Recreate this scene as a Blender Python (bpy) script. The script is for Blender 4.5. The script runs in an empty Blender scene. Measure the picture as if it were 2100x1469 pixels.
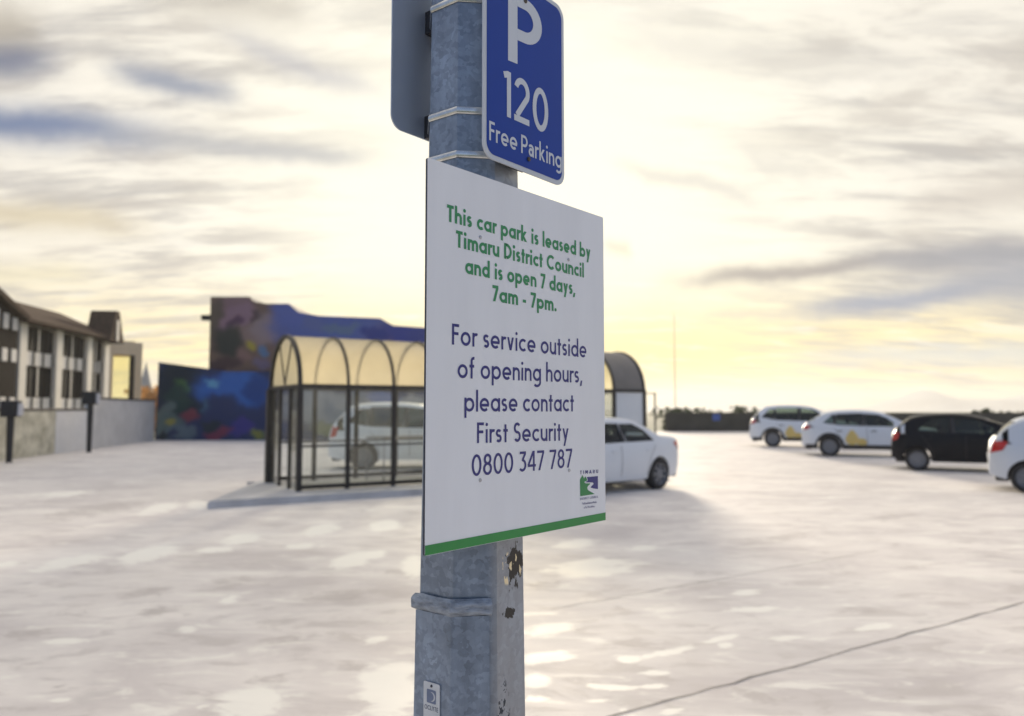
import bpy, bmesh, math, random
from mathutils import Vector, Matrix
R = math.radians
PI = math.pi
random.seed(7)
sc = bpy.context.scene
col = sc.collection

# ------------------------------------------------------------------ camera
FPX, CX, CY = 1580.0, 1050.0, 734.5          # focal length and centre in photo pixels
CAMH = 1.62
PITCH = math.atan(105.5 / FPX)
cd = bpy.data.cameras.new('camera')
cam = bpy.data.objects.new('camera', cd)
col.objects.link(cam)
cd.sensor_width = 36.0
cd.lens = FPX / 2100 * 36
cd.clip_start, cd.clip_end = 0.05, 20000
cam.location = (0, 0, CAMH)
cam.rotation_euler = (PI / 2 + PITCH, 0, 0)
cd.dof.use_dof = True
cd.dof.focus_distance = 1.33
cd.dof.aperture_fstop = 3.6
sc.camera = cam
sc.cycles.use_denoising = True
sc.cycles.transparent_max_bounces = 24
sc.cycles.max_bounces = 10

# ------------------------------------------------------------------ view / world / sun
vs = sc.view_settings
vs.view_transform = 'Standard'
vs.look = 'None'
vs.exposure = 0.12
vs.gamma = 1.0
SUN_AZ, SUN_EL = R(1.5), R(12.0)               # azimuth measured from +Y towards +X
SUND = Vector((math.sin(SUN_AZ) * math.cos(SUN_EL), math.cos(SUN_AZ) * math.cos(SUN_EL), math.sin(SUN_EL)))
sd = bpy.data.lights.new('sun', 'SUN')
sd.energy = 4.8
sd.angle = R(9.0)
sd.color = (1.0, 0.86, 0.66)
sun = bpy.data.objects.new('sun', sd)
col.objects.link(sun)
sun.rotation_euler = SUND.to_track_quat('Z', 'Y').to_euler()


def ray(px, py):
    u, v = (px - CX) / FPX, (CY - py) / FPX
    return Vector((u, math.cos(PITCH) - v * math.sin(PITCH), math.sin(PITCH) + v * math.cos(PITCH)))


def gnd(px, py, z=0.0):
    d = ray(px, py)
    t = (z - CAMH) / d.z
    return Vector((d.x * t, d.y * t, z))


def atY(px, py, Y):
    d = ray(px, py)
    t = Y / d.y
    return Vector((d.x * t, Y, CAMH + d.z * t))


class NG:
    """tiny helper to write node trees as expressions"""
    def __init__(s, nt):
        s.nt = nt

    def n(s, typ, **kw):
        nd = s.nt.nodes.new(typ)
        for k, v in kw.items():
            setattr(nd, k, v)
        return nd

    def put(s, sock, v):
        if hasattr(v, 'is_output'):
            s.nt.links.new(v, sock)
        else:
            sock.default_value = v

    def m(s, op, a, b=None, c=None, clamp=False):
        nd = s.n('ShaderNodeMath', operation=op, use_clamp=clamp)
        s.put(nd.inputs[0], a)
        if b is not None:
            s.put(nd.inputs[1], b)
        if c is not None:
            s.put(nd.inputs[2], c)
        return nd.outputs[0]

    def add(s, a, b): return s.m('ADD', a, b)
    def sub(s, a, b): return s.m('SUBTRACT', a, b)
    def mul(s, a, b): return s.m('MULTIPLY', a, b)

    def mix(s, f, a, b, blend='MIX'):
        nd = s.n('ShaderNodeMix', data_type='RGBA', blend_type=blend)
        s.put(nd.inputs['Factor'], f)
        ia = [i for i in nd.inputs if i.type == 'RGBA']
        s.put(ia[0], a if hasattr(a, 'is_output') else (*a, 1) if len(a) == 3 else a)
        s.put(ia[1], b if hasattr(b, 'is_output') else (*b, 1) if len(b) == 3 else b)
        return [o for o in nd.outputs if o.type == 'RGBA'][0]

    def ss(s, v, lo, hi):
        nd = s.n('ShaderNodeMapRange', interpolation_type='SMOOTHSTEP')
        s.put(nd.inputs[0], v)
        nd.inputs[1].default_value, nd.inputs[2].default_value = lo, hi
        return nd.outputs[0]

    def noise(s, vec, scale, detail=4, rough=.55, dist=0.0, col=False):
        nd = s.n('ShaderNodeTexNoise')
        if vec is not None:
            s.put(nd.inputs['Vector'], vec)
        nd.inputs['Scale'].default_value = scale
        nd.inputs['Detail'].default_value = detail
        nd.inputs['Roughness'].default_value = rough
        nd.inputs['Distortion'].default_value = dist
        return nd.outputs['Color'] if col else nd.outputs['Fac']

    def comb(s, x, y, z=0.0):
        nd = s.n('ShaderNodeCombineXYZ')
        for i, v in enumerate((x, y, z)):
            s.put(nd.inputs[i], v)
        return nd.outputs[0]

    def sep(s, v):
        nd = s.n('ShaderNodeSeparateXYZ')
        s.put(nd.inputs[0], v)
        return nd.outputs

    def ramp(s, f, stops, interp='LINEAR'):
        nd = s.n('ShaderNodeValToRGB')
        s.put(nd.inputs[0], f)
        cr = nd.color_ramp
        cr.interpolation = interp
        while len(cr.elements) < len(stops):
            cr.elements.new(0.5)
        for e, (p, c) in zip(cr.elements, stops):
            e.position = p
            e.color = (*c, 1) if len(c) == 3 else c
        return nd.outputs[0]

    def mapping(s, vec, scale=(1, 1, 1), rot=(0, 0, 0), loc=(0, 0, 0)):
        nd = s.n('ShaderNodeMapping')
        s.put(nd.inputs['Vector'], vec)
        nd.inputs['Scale'].default_value = scale
        nd.inputs['Rotation'].default_value = rot
        nd.inputs['Location'].default_value = loc
        return nd.outputs[0]


def build_world():
    w = bpy.data.worlds.new('World')
    sc.world = w
    w.use_nodes = True
    nt = w.node_tree
    nt.nodes.clear()
    g = NG(nt)
    out = g.n('ShaderNodeOutputWorld')
    bg = g.n('ShaderNodeBackground')
    nt.links.new(bg.outputs[0], out.inputs[0])
    bg.inputs[1].default_value = 0.1
    sky = g.n('ShaderNodeTexSky')
    sky.sky_type = 'NISHITA'
    sky.sun_disc = False
    sky.sun_elevation = SUN_EL
    sky.sun_rotation = SUN_AZ
    sky.air_density, sky.dust_density = 1.2, 1.5
    d = g.n('ShaderNodeTexCoord').outputs['Generated']
    nv = g.n('ShaderNodeVectorMath', operation='NORMALIZE')
    g.put(nv.inputs[0], d)
    x, y, z = g.sep(nv.outputs[0])
    dp = g.n('ShaderNodeVectorMath', operation='DOT_PRODUCT')
    g.put(dp.inputs[0], nv.outputs[0])
    dp.inputs[1].default_value = SUND
    ang = g.m('ARCCOSINE', dp.outputs['Value'])           # angle from the sun, radians
    az = g.m('ARCTAN2', x, y)
    el = g.m('ARCSINE', z)
    # wind-drawn warp of the sky coordinates
    wn = g.noise(nv.outputs[0], 7.0, 4, .6, 0, col=True)
    wx, wy, wz = g.sep(wn)
    azw = g.add(az, g.mul(g.sub(wx, .5), .12))
    elw = g.add(el, g.mul(g.sub(wy, .5), .042))
    # colour of the lit cloud sheet by angle from the sun
    K = 10.0
    def c(r_, g_, b_): return (r_ * K, g_ * K, b_ * K)
    sheet = g.ramp(g.m('DIVIDE', ang, PI), [
        (0.0, (1.16, 1.10, .86)), (0.08, (1.03, .985, .83)), (.145, (.89, .845, .745)), (.25, (.82, .775, .70)),
        (.36, (.62, .64, .70)), (.50, (.32, .47, .88)), (1.0, (.27, .47, 1.05))])
    # bright cream sheet overhead, out of view, added to brighten the deck
    sheet = g.mix(g.mul(g.mul(g.ss(el, R(34), R(58)), g.ss(y, -.22, .12)), .95), sheet, (2.3, 2.05, 1.74))
    # yellow band above the horizon on the sun's side
    band = g.mul(g.m('EXPONENT', g.mul(g.m('POWER', g.m('DIVIDE', g.sub(elw, .055), .080), 2.0), -1.0)),
                 g.m('EXPONENT', g.mul(g.m('POWER', g.m('DIVIDE', g.sub(az, .02), .85), 2.0), -1.0)))
    sheet = g.mix(g.mul(band, .95), sheet, (1.04, .82, .29))
    pale = g.mul(g.m('EXPONENT', g.mul(g.m('POWER', g.m('DIVIDE', g.sub(el, -.005), .028), 2.0), -1.0)), .75)
    sheet = g.mix(pale, sheet, (.90, .88, .76))
    # streaks: noise on a cloud plane overhead, drawn out along the wind
    zz = g.m('MAXIMUM', g.add(z, .16), .05)
    pl = g.comb(g.m('DIVIDE', x, zz), g.m('DIVIDE', y, zz), 0.0)
    m1 = g.mapping(pl, (.9, 2.9, 1), (0, 0, R(-24)))
    n1 = g.noise(m1, 2.1, 7, .60, .35)
    m2 = g.mapping(pl, (1.4, 3.2, 1), (0, 0, R(14)), (3.1, 1.7, 0))
    n2 = g.noise(m2, 1.9, 7, .60, .35)
    far = g.ss(ang, .15, .50)
    dark1 = g.mul(g.ss(n1, .45, .66), far)
    sheet = g.mix(g.mul(dark1, .70), sheet, (.37, .355, .355))
    dark2 = g.mul(g.ss(n2, .47, .66), far)
    sheet = g.mix(g.mul(dark2, .58), sheet, (.50, .46, .42))
    lite = g.mul(g.ss(n2, .48, .30), g.ss(ang, 1.1, .3))
    sheet = g.mix(g.mul(lite, .6), sheet, (1.0, .95, .84))
    # individual cloud bars: from, to (as directions), thickness, colour, strength
    def bar(p0, p1, th, colr, k, sheet):
        a, b = ray(*p0).normalized(), ray(*p1).normalized()
        a0, e0 = math.atan2(a.x, a.y), math.asin(a.z)
        a1, e1 = math.atan2(b.x, b.y), math.asin(b.z)
        ca, ce = (a0 + a1) / 2, (e0 + e1) / 2
        L = math.hypot(a1 - a0, e1 - e0) / 2
        t = math.atan2(e1 - e0, a1 - a0)
        dx, dy = g.sub(azw, ca), g.sub(elw, ce)
        u = g.add(g.mul(dx, math.cos(t) / L), g.mul(dy, math.sin(t) / L))
        v = g.add(g.mul(dx, -math.sin(t) / (th / FPX)), g.mul(dy, math.cos(t) / (th / FPX)))
        r2 = g.add(g.m('POWER', g.m('ABSOLUTE', u), 4.0), g.m('POWER', v, 2.0))
        f = g.mul(g.m('EXPONENT', g.mul(r2, -1.0)), k)
        return g.mix(f, sheet, colr)
    for p0, p1, th, colr, k in (
            ((-260, 245), (330, 275), 30, (.13, .19, .34), .97),
            ((250, 270), (760, 330), 22, (.40, .41, .44), .75),
            ((-200, 105), (110, 140), 34, (.12, .155, .26), .92),
            ((230, 140), (480, 195), 22, (.23, .27, .37), .85),
            ((460, 70), (760, 190), 22, (.46, .46, .50), .6),
            ((-150, 40), (60, 55), 46, (.34, .30, .25), .7),
            ((330, 0), (640, 25), 34, (.48, .44, .38), .55),
            ((-200, 430), (280, 455), 26, (.60, .51, .34), .75),
            ((-200, 555), (210, 560), 22, (.78, .70, .47), .6),
            ((1245, 515), (1300, 525), 16, (.74, .66, .50), .6),
            ((1400, 583), (1900, 520), 17, (.34, .31, .30), .92),
            ((1760, 540), (2500, 505), 34, (.27, .28, .33), .92),
            ((1640, 640), (2080, 590), 24, (.25, .30, .42), .92),
            ((1950, 585), (2600, 590), 44, (.28, .31, .39), .9),
            ((1450, 648), (1700, 640), 9, (.66, .60, .48), .6),
            ((1640, 735), (2600, 722), 22, (.60, .64, .64), .8),
            ((1880, 430), (2400, 330), 30, (.56, .51, .46), .7),
            ((1290, 340), (1590, 415), 16, (.70, .67, .60), .7),
            ((1500, 300), (1680, 380), 18, (.70, .67, .60), .6),
            ((1250, 60), (1900, 150), 34, (.66, .63, .58), .5)):
        sheet = bar(p0, p1, th, colr, k, sheet)
    scl = g.n('ShaderNodeVectorMath', operation='SCALE')
    g.put(scl.inputs[0], sheet)
    scl.inputs[3].default_value = K
    # thin cover overhead and behind, where the clear sky shows through
    cover = g.m('SUBTRACT', 1.0, g.mul(g.ss(ang, .7, 1.6), g.ss(n1, .62, .38)))
    final = g.mix(cover, sky.outputs[0], scl.outputs[0])
    g.put(bg.inputs[0], final)


build_world()

# ------------------------------------------------------------------ materials
MATS = {}


def pm(name, c, rough=.5, metal=0.0, var=.12, scale=4.0, coat=0.0, bump=0.0, spec=.5, stretch=(1, 1, 1), c2=None):
    """principled material whose colour and gloss drift with noise"""
    if name in MATS:
        return MATS[name]
    m = bpy.data.materials.new(name)
    m.use_nodes = True
    nt = m.node_tree
    b = nt.nodes['Principled BSDF']
    g = NG(nt)
    tc = g.n('ShaderNodeTexCoord').outputs['Object']
    v = g.mapping(tc, stretch)
    n = g.noise(v, scale, 6, .6)
    lo = tuple(max(0, x * (1 - var)) for x in c)
    hi = c2 if c2 else tuple(min(1, x * (1 + var)) for x in c)
    g.put(b.inputs['Base Color'], g.ramp(n, [(.3, lo), (.7, hi)]))
    g.put(b.inputs['Roughness'], g.m('ADD', g.mul(n, .2 * min(1, rough * 2)), max(0.0, rough - .1)))
    b.inputs['Metallic'].default_value = metal
    b.inputs['Coat Weight'].default_value = coat
    b.inputs['Coat Roughness'].default_value = .06
    b.inputs['Specular IOR Level'].default_value = spec
    if bump:
        bp = g.n('ShaderNodeBump')
        bp.inputs['Strength'].default_value = bump
        bp.inputs['Distance'].default_value = .02
        g.put(bp.inputs['Height'], n)
        g.put(b.inputs['Normal'], bp.outputs[0])
    MATS[name] = m
    return m


def glass_mat(name, tint, gloss=1.0, rough=.03, milky=0.0):
    m = bpy.data.materials.new(name)
    m.use_nodes = True
    nt = m.node_tree
    nt.nodes.clear()
    g = NG(nt)
    o = g.n('ShaderNodeOutputMaterial')
    tr = g.n('ShaderNodeBsdfTransparent')
    tr.inputs[0].default_value = (*tint, 1)
    gl = g.n('ShaderNodeBsdfGlossy')
    gl.inputs['Roughness'].default_value = rough
    fr = g.n('ShaderNodeFresnel')
    fr.inputs[0].default_value = 1.5
    mx = g.n('ShaderNodeMixShader')
    g.put(mx.inputs[0], g.mul(fr.outputs[0], gloss))
    g.put(mx.inputs[1], tr.outputs[0])
    g.put(mx.inputs[2], gl.outputs[0])
    g.put(o.inputs[0], mx.outputs[0])
    if milky:
        tl = g.n('ShaderNodeBsdfTranslucent')
        tl.inputs[0].default_value = (.95, .95, .90, 1)
        df = g.n('ShaderNodeBsdfDiffuse')
        df.inputs[0].default_value = (.9, .9, .86, 1)
        m2 = g.n('ShaderNodeMixShader'); m2.inputs[0].default_value = .4
        g.put(m2.inputs[1], tl.outputs[0]); g.put(m2.inputs[2], df.outputs[0])
        m3 = g.n('ShaderNodeMixShader')
        nn = g.noise(g.n('ShaderNodeTexCoord').outputs['Object'], 1.6, 6, .6)
        g.put(m3.inputs[0], g.mul(g.ss(nn, .2, .8), 2 * milky))
        g.put(m3.inputs[1], mx.outputs[0]); g.put(m3.inputs[2], m2.outputs[0])
        g.put(o.inputs[0], m3.outputs[0])
    MATS[name] = m
    return m


def sheet_mat(name, c, transp=.25):
    """translucent roof sheeting"""
    m = bpy.data.materials.new(name)
    m.use_nodes = True
    nt = m.node_tree
    nt.nodes.clear()
    g = NG(nt)
    o = g.n('ShaderNodeOutputMaterial')
    n = g.noise(g.n('ShaderNodeTexCoord').outputs['Object'], 1.3, 5)
    cc = g.ramp(n, [(.3, tuple(x * .88 for x in c)), (.7, c)])
    t1 = g.n('ShaderNodeBsdfTranslucent')
    g.put(t1.inputs[0], cc)
    t2 = g.n('ShaderNodeBsdfTransparent')
    t2.inputs[0].default_value = (1, .945, .77, 1)
    df = g.n('ShaderNodeBsdfDiffuse')
    g.put(df.inputs[0], cc)
    gl = g.n('ShaderNodeBsdfGlossy')
    gl.inputs['Roughness'].default_value = .2
    a = g.n('ShaderNodeMixShader'); a.inputs[0].default_value = transp
    g.put(a.inputs[1], t1.outputs[0]); g.put(a.inputs[2], t2.outputs[0])
    b = g.n('ShaderNodeMixShader'); b.inputs[0].default_value = .06
    g.put(b.inputs[1], a.outputs[0]); g.put(b.inputs[2], df.outputs[0])
    e = g.n('ShaderNodeMixShader'); e.inputs[0].default_value = .05
    g.put(e.inputs[1], b.outputs[0]); g.put(e.inputs[2], gl.outputs[0])
    g.put(o.inputs[0], e.outputs[0])
    MATS[name] = m
    return m


# ------------------------------------------------------------------ object helpers
def obj(name, bm, mats, parent=None, smooth=False, recalc=True):
    if recalc:
        bmesh.ops.recalc_face_normals(bm, faces=bm.faces)
    me = bpy.data.meshes.new(name)
    bm.to_mesh(me)
    bm.free()
    if not isinstance(mats, (list, tuple)):
        mats = [mats]
    for m in mats:
        me.materials.append(m)
    if smooth:
        for p in me.polygons:
            p.use_smooth = True
        me.set_sharp_from_angle(angle=R(smooth if smooth is not True else 40))
    o = bpy.data.objects.new(name, me)
    col.objects.link(o)
    if parent is not None:
        o.parent = parent
    return o


def tag(o, label, cat, group=None, kind=None):
    o['label'] = label
    if cat:
        o['category'] = cat
    if group:
        o['group'] = group
    if kind:
        o['kind'] = kind
    return o


def thing(name, label, cat, loc, rz=0.0, group=None):
    o = bpy.data.objects.new(name, None)
    o.empty_display_size = .2
    col.objects.link(o)
    o.location = loc
    o.rotation_euler = (0, 0, rz)
    return tag(o, label, cat, group)


def struct(o):
    o['kind'] = 'structure'
    return o


def box(bm, x0, x1, y0, y1, z0, z1, mi=0, bev=0.0):
    vs_ = [bm.verts.new(p) for p in ((x0, y0, z0), (x1, y0, z0), (x1, y1, z0), (x0, y1, z0),
                                     (x0, y0, z1), (x1, y0, z1), (x1, y1, z1), (x0, y1, z1))]
    fs = [bm.faces.new([vs_[i] for i in f]) for f in ((3, 2, 1, 0), (4, 5, 6, 7), (0, 1, 5, 4), (1, 2, 6, 5), (2, 3, 7, 6), (3, 0, 4, 7))]
    for f in fs:
        f.material_index = mi
    if bev:
        es = list({e for f in fs for e in f.edges})
        r = bmesh.ops.bevel(bm, geom=es, offset=bev, segments=2, profile=.5, affect='EDGES')
        for f in r['faces']:
            f.material_index = mi
    return fs


def prism(bm, pts, a0, a1, axis='y', mi=0):
    """polygon pts extruded along an axis; pts are (x,z) for y, (y,z) for x, (x,y) for z"""
    def P(p, a):
        if axis == 'y': return (p[0], a, p[1])
        if axis == 'x': return (a, p[0], p[1])
        return (p[0], p[1], a)
    A = [bm.verts.new(P(p, a0)) for p in pts]
    B = [bm.verts.new(P(p, a1)) for p in pts]
    n = len(pts)
    fs = [bm.faces.new(A), bm.faces.new(B[::-1])]
    for i in range(n):
        fs.append(bm.faces.new((A[i], B[i], B[(i + 1) % n], A[(i + 1) % n])))
    for f in fs:
        f.material_index = mi
    return fs


def tube(bm, pts, r, n=10, mi=0, closed=False):
    pts = [Vector(p) for p in pts]
    rs = r if isinstance(r, (list, tuple)) else [r] * len(pts)
    rings = []
    up = Vector((0, 0, 1))
    for i, p in enumerate(pts):
        if closed:
            t = pts[(i + 1) % len(pts)] - pts[i - 1]
        else:
            t = pts[min(i + 1, len(pts) - 1)] - pts[max(i - 1, 0)]
        t.normalize()
        ref = up if abs(t.z) < .95 else Vector((1, 0, 0))
        a = t.cross(ref).normalized()
        b = a.cross(t).normalized()
        rings.append([bm.verts.new(p + (a * math.cos(2 * PI * k / n) + b * math.sin(2 * PI * k / n)) * rs[i]) for k in range(n)])
    L = len(rings)
    for i in range(L if closed else L - 1):
        A, B = rings[i], rings[(i + 1) % L]
        for k in range(n):
            f = bm.faces.new((A[k], A[(k + 1) % n], B[(k + 1) % n], B[k]))
            f.material_index = mi
    if not closed:
        bm.faces.new(rings[0]).material_index = mi
        bm.faces.new(rings[-1][::-1]).material_index = mi


def lathe(bm, prof, n=28, axis='y', mi=0, centre=(0, 0, 0), cap=True):
    """profile of (radius, along) turned about an axis"""
    rings = []
    c = Vector(centre)
    for r, a in prof:
        ring = []
        for k in range(n):
            t = 2 * PI * k / n
            if axis == 'y': p = (r * math.cos(t), a, r * math.sin(t))
            elif axis == 'z': p = (r * math.cos(t), r * math.sin(t), a)
            else: p = (a, r * math.cos(t), r * math.sin(t))
            ring.append(bm.verts.new(c + Vector(p)))
        rings.append(ring)
    for A, B in zip(rings, rings[1:]):
        for k in range(n):
            bm.faces.new((A[k], A[(k + 1) % n], B[(k + 1) % n], B[k])).material_index = mi
    for ring in (rings[0], rings[-1]) if cap else ():
        bm.faces.new(ring).material_index = mi


def lerp(a, b, t): return a + (b - a) * t


# ------------------------------------------------------------------ deck, ground, hills
def deck_material():
    m = bpy.data.materials.new('painted_deck')
    m.use_nodes = True
    nt = m.node_tree
    b = nt.nodes['Principled BSDF']
    g = NG(nt)
    tc = g.n('ShaderNodeTexCoord').outputs['Object']
    v = g.mapping(tc, (.55, 1.0, 1), (0, 0, R(-22)))
    n1 = g.noise(v, .9, 8, .62, .6)
    n2 = g.noise(v, 3.2, 6, .6, .4)
    n3 = g.noise(tc, 40, 3, .6)
    n4 = g.noise(tc, .16, 3, .5)
    base = g.ramp(n1, [(.34, (.62, .575, .56)), (.50, (.78, .735, .70)), (.64, (.88, .835, .785))])
    base = g.mix(g.mul(g.ss(n2, .56, .70), .7), base, (.84, .81, .75))
    base = g.mix(g.mul(g.ss(n2, .42, .28), .5), base, (.50, .475, .46))
    base = g.mix(g.mul(g.ss(n4, .45, .65), .25), base, (.52, .50, .50))
    base = g.mix(g.mul(n3, .12), base, (.45, .43, .42))
    n5 = g.noise(g.mapping(tc, (1.2, 2.2, 1), (0, 0, R(-22))), 5.5, 5, .65, .6)
    bare = g.n('ShaderNodeAttribute', attribute_name='bare').outputs['Fac']
    dirty = g.n('ShaderNodeAttribute', attribute_name='dirty').outputs['Fac']
    n7 = g.noise(g.mapping(tc, (1.0, 2.4, 1), (0, 0, R(-28)), (5, 2, 0)), 1.6, 9, .68, .9)
    n6 = g.noise(g.mapping(tc, (.9, 2.0, 1), (0, 0, R(-25))), 3.0, 7, .7, 1.0)
    fb = g.m('MAXIMUM', g.ss(g.add(bare, g.mul(g.sub(n6, .5), 2.4)), .30, .78), g.mul(g.ss(n7, .54, .68), .75))
    base = g.mix(g.mul(g.ss(n7, .48, .37), .6), base, (.53, .49, .465))
    fd = g.ss(g.add(g.mul(dirty, .8), g.mul(g.sub(n5, .5), 2.6)), .25, .95)
    base = g.mix(g.mul(fd, .62), base, (.47, .43, .41))
    base = g.mix(g.mul(fb, .85), base, (.96, .94, .86))
    g.put(b.inputs['Base Color'], base)
    g.put(b.inputs['Roughness'], g.sub(g.add(g.mul(n2, .22), .56), g.mul(fb, .08)))
    b.inputs['Specular IOR Level'].default_value = .25
    bp = g.n('ShaderNodeBump')
    bp.inputs['Strength'].default_value = .25
    bp.inputs['Distance'].default_value = .01
    g.put(bp.inputs['Height'], g.add(n2, g.mul(n3, .3)))
    g.put(b.inputs['Normal'], bp.outputs[0])
    return m


# the left parapet line, from the camera side to the mural
WA = gnd(0, 945)
WB = gnd(322, 903)
WDIR = (WB - WA).normalized()
WSTART = WA - WDIR * 30
WANG = math.atan2(WDIR.y, WDIR.x)
MURY = WB.y
FARY = gnd(1450, 885).y

PATCHES = [(510, 1445, 78, 36, -14), (800, 1410, 72, 62, -12), (960, 1480, 60, 20, 0), (145, 1152, 74, 11, -11), (310, 1134, 62, 15, -14), (330, 1042, 42, 10, -12),
           (135, 1316, 48, 8, -3), (500, 1105, 42, 11, -8), (440, 1128, 40, 6, -4), (660, 1086, 40, 11, -10), (790, 1078, 34, 12, -5), (615, 1120, 30, 6, -5),
           (720, 1150, 44, 15, -14), (765, 1138, 28, 9, -8), (120, 1436, 26, 6, -6), (15, 1157, 26, 7, -6), (140, 1012, 45, 6, -6), (240, 985, 60, 7, -4),
           (410, 1448, 10, 8, 0), (770, 1313, 26, 7, -8), (470, 1230, 20, 8, -12), (385, 1290, 20, 7, 0), (850, 1160, 26, 24, 0), (405, 1036, 24, 12, 0),
           (1215, 1165, 90, 20, -4), (1130, 1290, 55, 14, -8), (1120, 1350, 60, 12, -6), (1290, 1352, 22, 8, 0), (1370, 1338, 55, 7, -12), (1480, 1310, 40, 6, -14), (1485, 1322, 16, 6, 0),
           (1350, 1380, 32, 6, 4), (1250, 1408, 50, 7, 3), (1340, 1407, 30, 6, 2), (1225, 1438, 30, 5, 0), (1100, 1395, 30, 16, 0), (1105, 1434, 22, 6, 0), (1280, 1458, 14, 5, 0),
           (1540, 1250, 60, 6, -2), (1790, 1287, 46, 6, -8), (1610, 1310, 40, 6, -3), (1375, 1460, 30, 6, -4), (1180, 1115, 40, 10, -6), (1320, 1124, 30, 6, 0), (1530, 1215, 34, 7, -4)]
DARKS = [(330, 1252, 46, 10, -8), (60, 1300, 60, 12, -6), (200, 1045, 120, 12, -8), (600, 1310, 60, 10, -6), (690, 1225, 80, 12, -4), (480, 1190, 50, 8, -6), (120, 1408, 14, 4, 0),
         (560, 1392, 60, 9, -6), (720, 1370, 40, 8, 0), (300, 1215, 60, 10, -8), (1260, 1160, 14, 7, 0), (1300, 1320, 60, 12, 0), (1110, 1200, 40, 10, 0), (1200, 1395, 40, 10, 0),
         (1600, 1105, 80, 8, -8), (1830, 1060, 60, 6, -6), (1780, 1250, 70, 8, 0), (1420, 1325, 20, 4, 0), (1360, 1393, 28, 9, 6), (1840, 1435, 30, 5, 0), (1560, 1430, 60, 14, 6)]
import numpy as np


def deck_mesh():
    def axis(segs):
        o_ = []
        for a_, b_, st_ in segs:
            n_ = max(1, int(round((b_ - a_) / st_)))
            o_ += [a_ + (b_ - a_) * i / n_ for i in range(n_)]
        return o_ + [segs[-1][1]]
    ys_ = axis([(WSTART.y, 3.2, 1.6), (3.2, 9, .045), (9, 16, .10), (16, FARY + .3, 1.5)])
    xs_ = axis([(-8.5, -4, .09), (-4, 5, .05), (5, 10, .10), (10, 70, 3.0)])
    def wx(y):
        y = min(y, WB.y)
        return WSTART.x + (y - WSTART.y) / WDIR.y * WDIR.x - .25
    co, nx_ = [], 5 + len(xs_)
    for y in ys_:
        l = wx(y)
        co += [(lerp(l, xs_[0], i / 5), y, 0.0) for i in range(5)] + [(x, y, 0.0) for x in xs_]
    V = np.array(co)
    ny_ = len(ys_)
    idx = np.arange(nx_ * ny_).reshape(ny_, nx_)
    F = np.stack([idx[:-1, :-1], idx[:-1, 1:], idx[1:, 1:], idx[1:, :-1]], -1).reshape(-1, 4)
    me = bpy.data.meshes.new('car_park_deck')
    me.from_pydata(co, [], F.tolist())
    rg = random.Random(11)
    def field(lst):
        f = np.zeros(len(V))
        for (cx, cy, rx, ry, a_) in lst:
            A = R(a_)
            c0 = gnd(cx, cy)
            e1 = gnd(cx + rx * math.cos(A), cy + rx * math.sin(A)) - c0
            e2 = gnd(cx - ry * math.sin(A), cy + ry * math.cos(A)) - c0
            M_ = np.linalg.inv(np.array([[e1.x, e2.x], [e1.y, e2.y]]))
            q = (V[:, :2] - np.array([c0.x, c0.y])) @ M_.T
            d = np.sqrt((q ** 2).sum(1))
            f = np.maximum(f, np.clip(1.5 - d, 0, 1))
        return f
    for nm, lst in (('bare', PATCHES), ('dirty', DARKS)):
        at = me.attributes.new(nm, 'FLOAT', 'POINT')
        at.data.foreach_set('value', field(lst).astype(np.float32))
    o_ = bpy.data.objects.new('car_park_deck', me)
    me.materials.append(deck_material())
    col.objects.link(o_)
    return o_


tag(struct(deck_mesh()), 'pale worn painted concrete deck of the rooftop car park', 'car park deck')

bm = bmesh.new()
S = 3400
vsq = [bm.verts.new(p) for p in ((-S, -S, 0), (S, -S, 0), (S, S, 0), (-S, S, 0))]
bm.faces.new(vsq)
o = struct(obj('ground', bm, pm('far_ground', (.10, .12, .08), .9, var=.4, scale=.01)))
o.location.z = -5
tag(o, 'dull green low ground beyond the rooftop deck', 'ground')

bm = bmesh.new()
rng = random.Random(3)
def ridge(px):
    base = 838
    base -= 26 * math.exp(-((px - 1890) / 70) ** 2) + 20 * math.exp(-((px - 2120) / 120) ** 2) + 11 * math.exp(-((px - 1980) / 160) ** 2)
    base -= 6 * math.exp(-((px - 1450) / 200) ** 2) + 5 * math.sin(px * .021) * .6 + 2 * math.sin(px * .063 + 1)
    return base
YH = 2500.0
rows = []
for i in range(121):
    px = -400 + i * 26
    top = atY(px, ridge(px), YH)
    h = max(6.0, top.z)
    rr = []
    for k in range(7):
        f = k / 6
        rr.append(bm.verts.new((top.x * (1 - .08 * (1 - f)), YH - 450 * (1 - f) + rng.uniform(-30, 30) * (0 < k < 6), -6 + (h + 6) * f ** 1.5 + rng.uniform(-.04, .04) * h * (0 < k < 6))))
    rr.append(bm.verts.new((top.x * 1.15, YH + 450, -6)))
    rows.append(rr)
for A, B in zip(rows, rows[1:]):
    for k in range(7):
        bm.faces.new((A[k], B[k], B[k + 1], A[k + 1]))
tag(struct(obj('hills', bm, pm('haze_pale_hills', (.62, .66, .70), .9, var=.15, scale=.004), smooth=60)), 'pale blue far hills on the horizon', 'hills')  # pale fade of distant haze is put into the hill colour

prng = random.Random(11)
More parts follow.
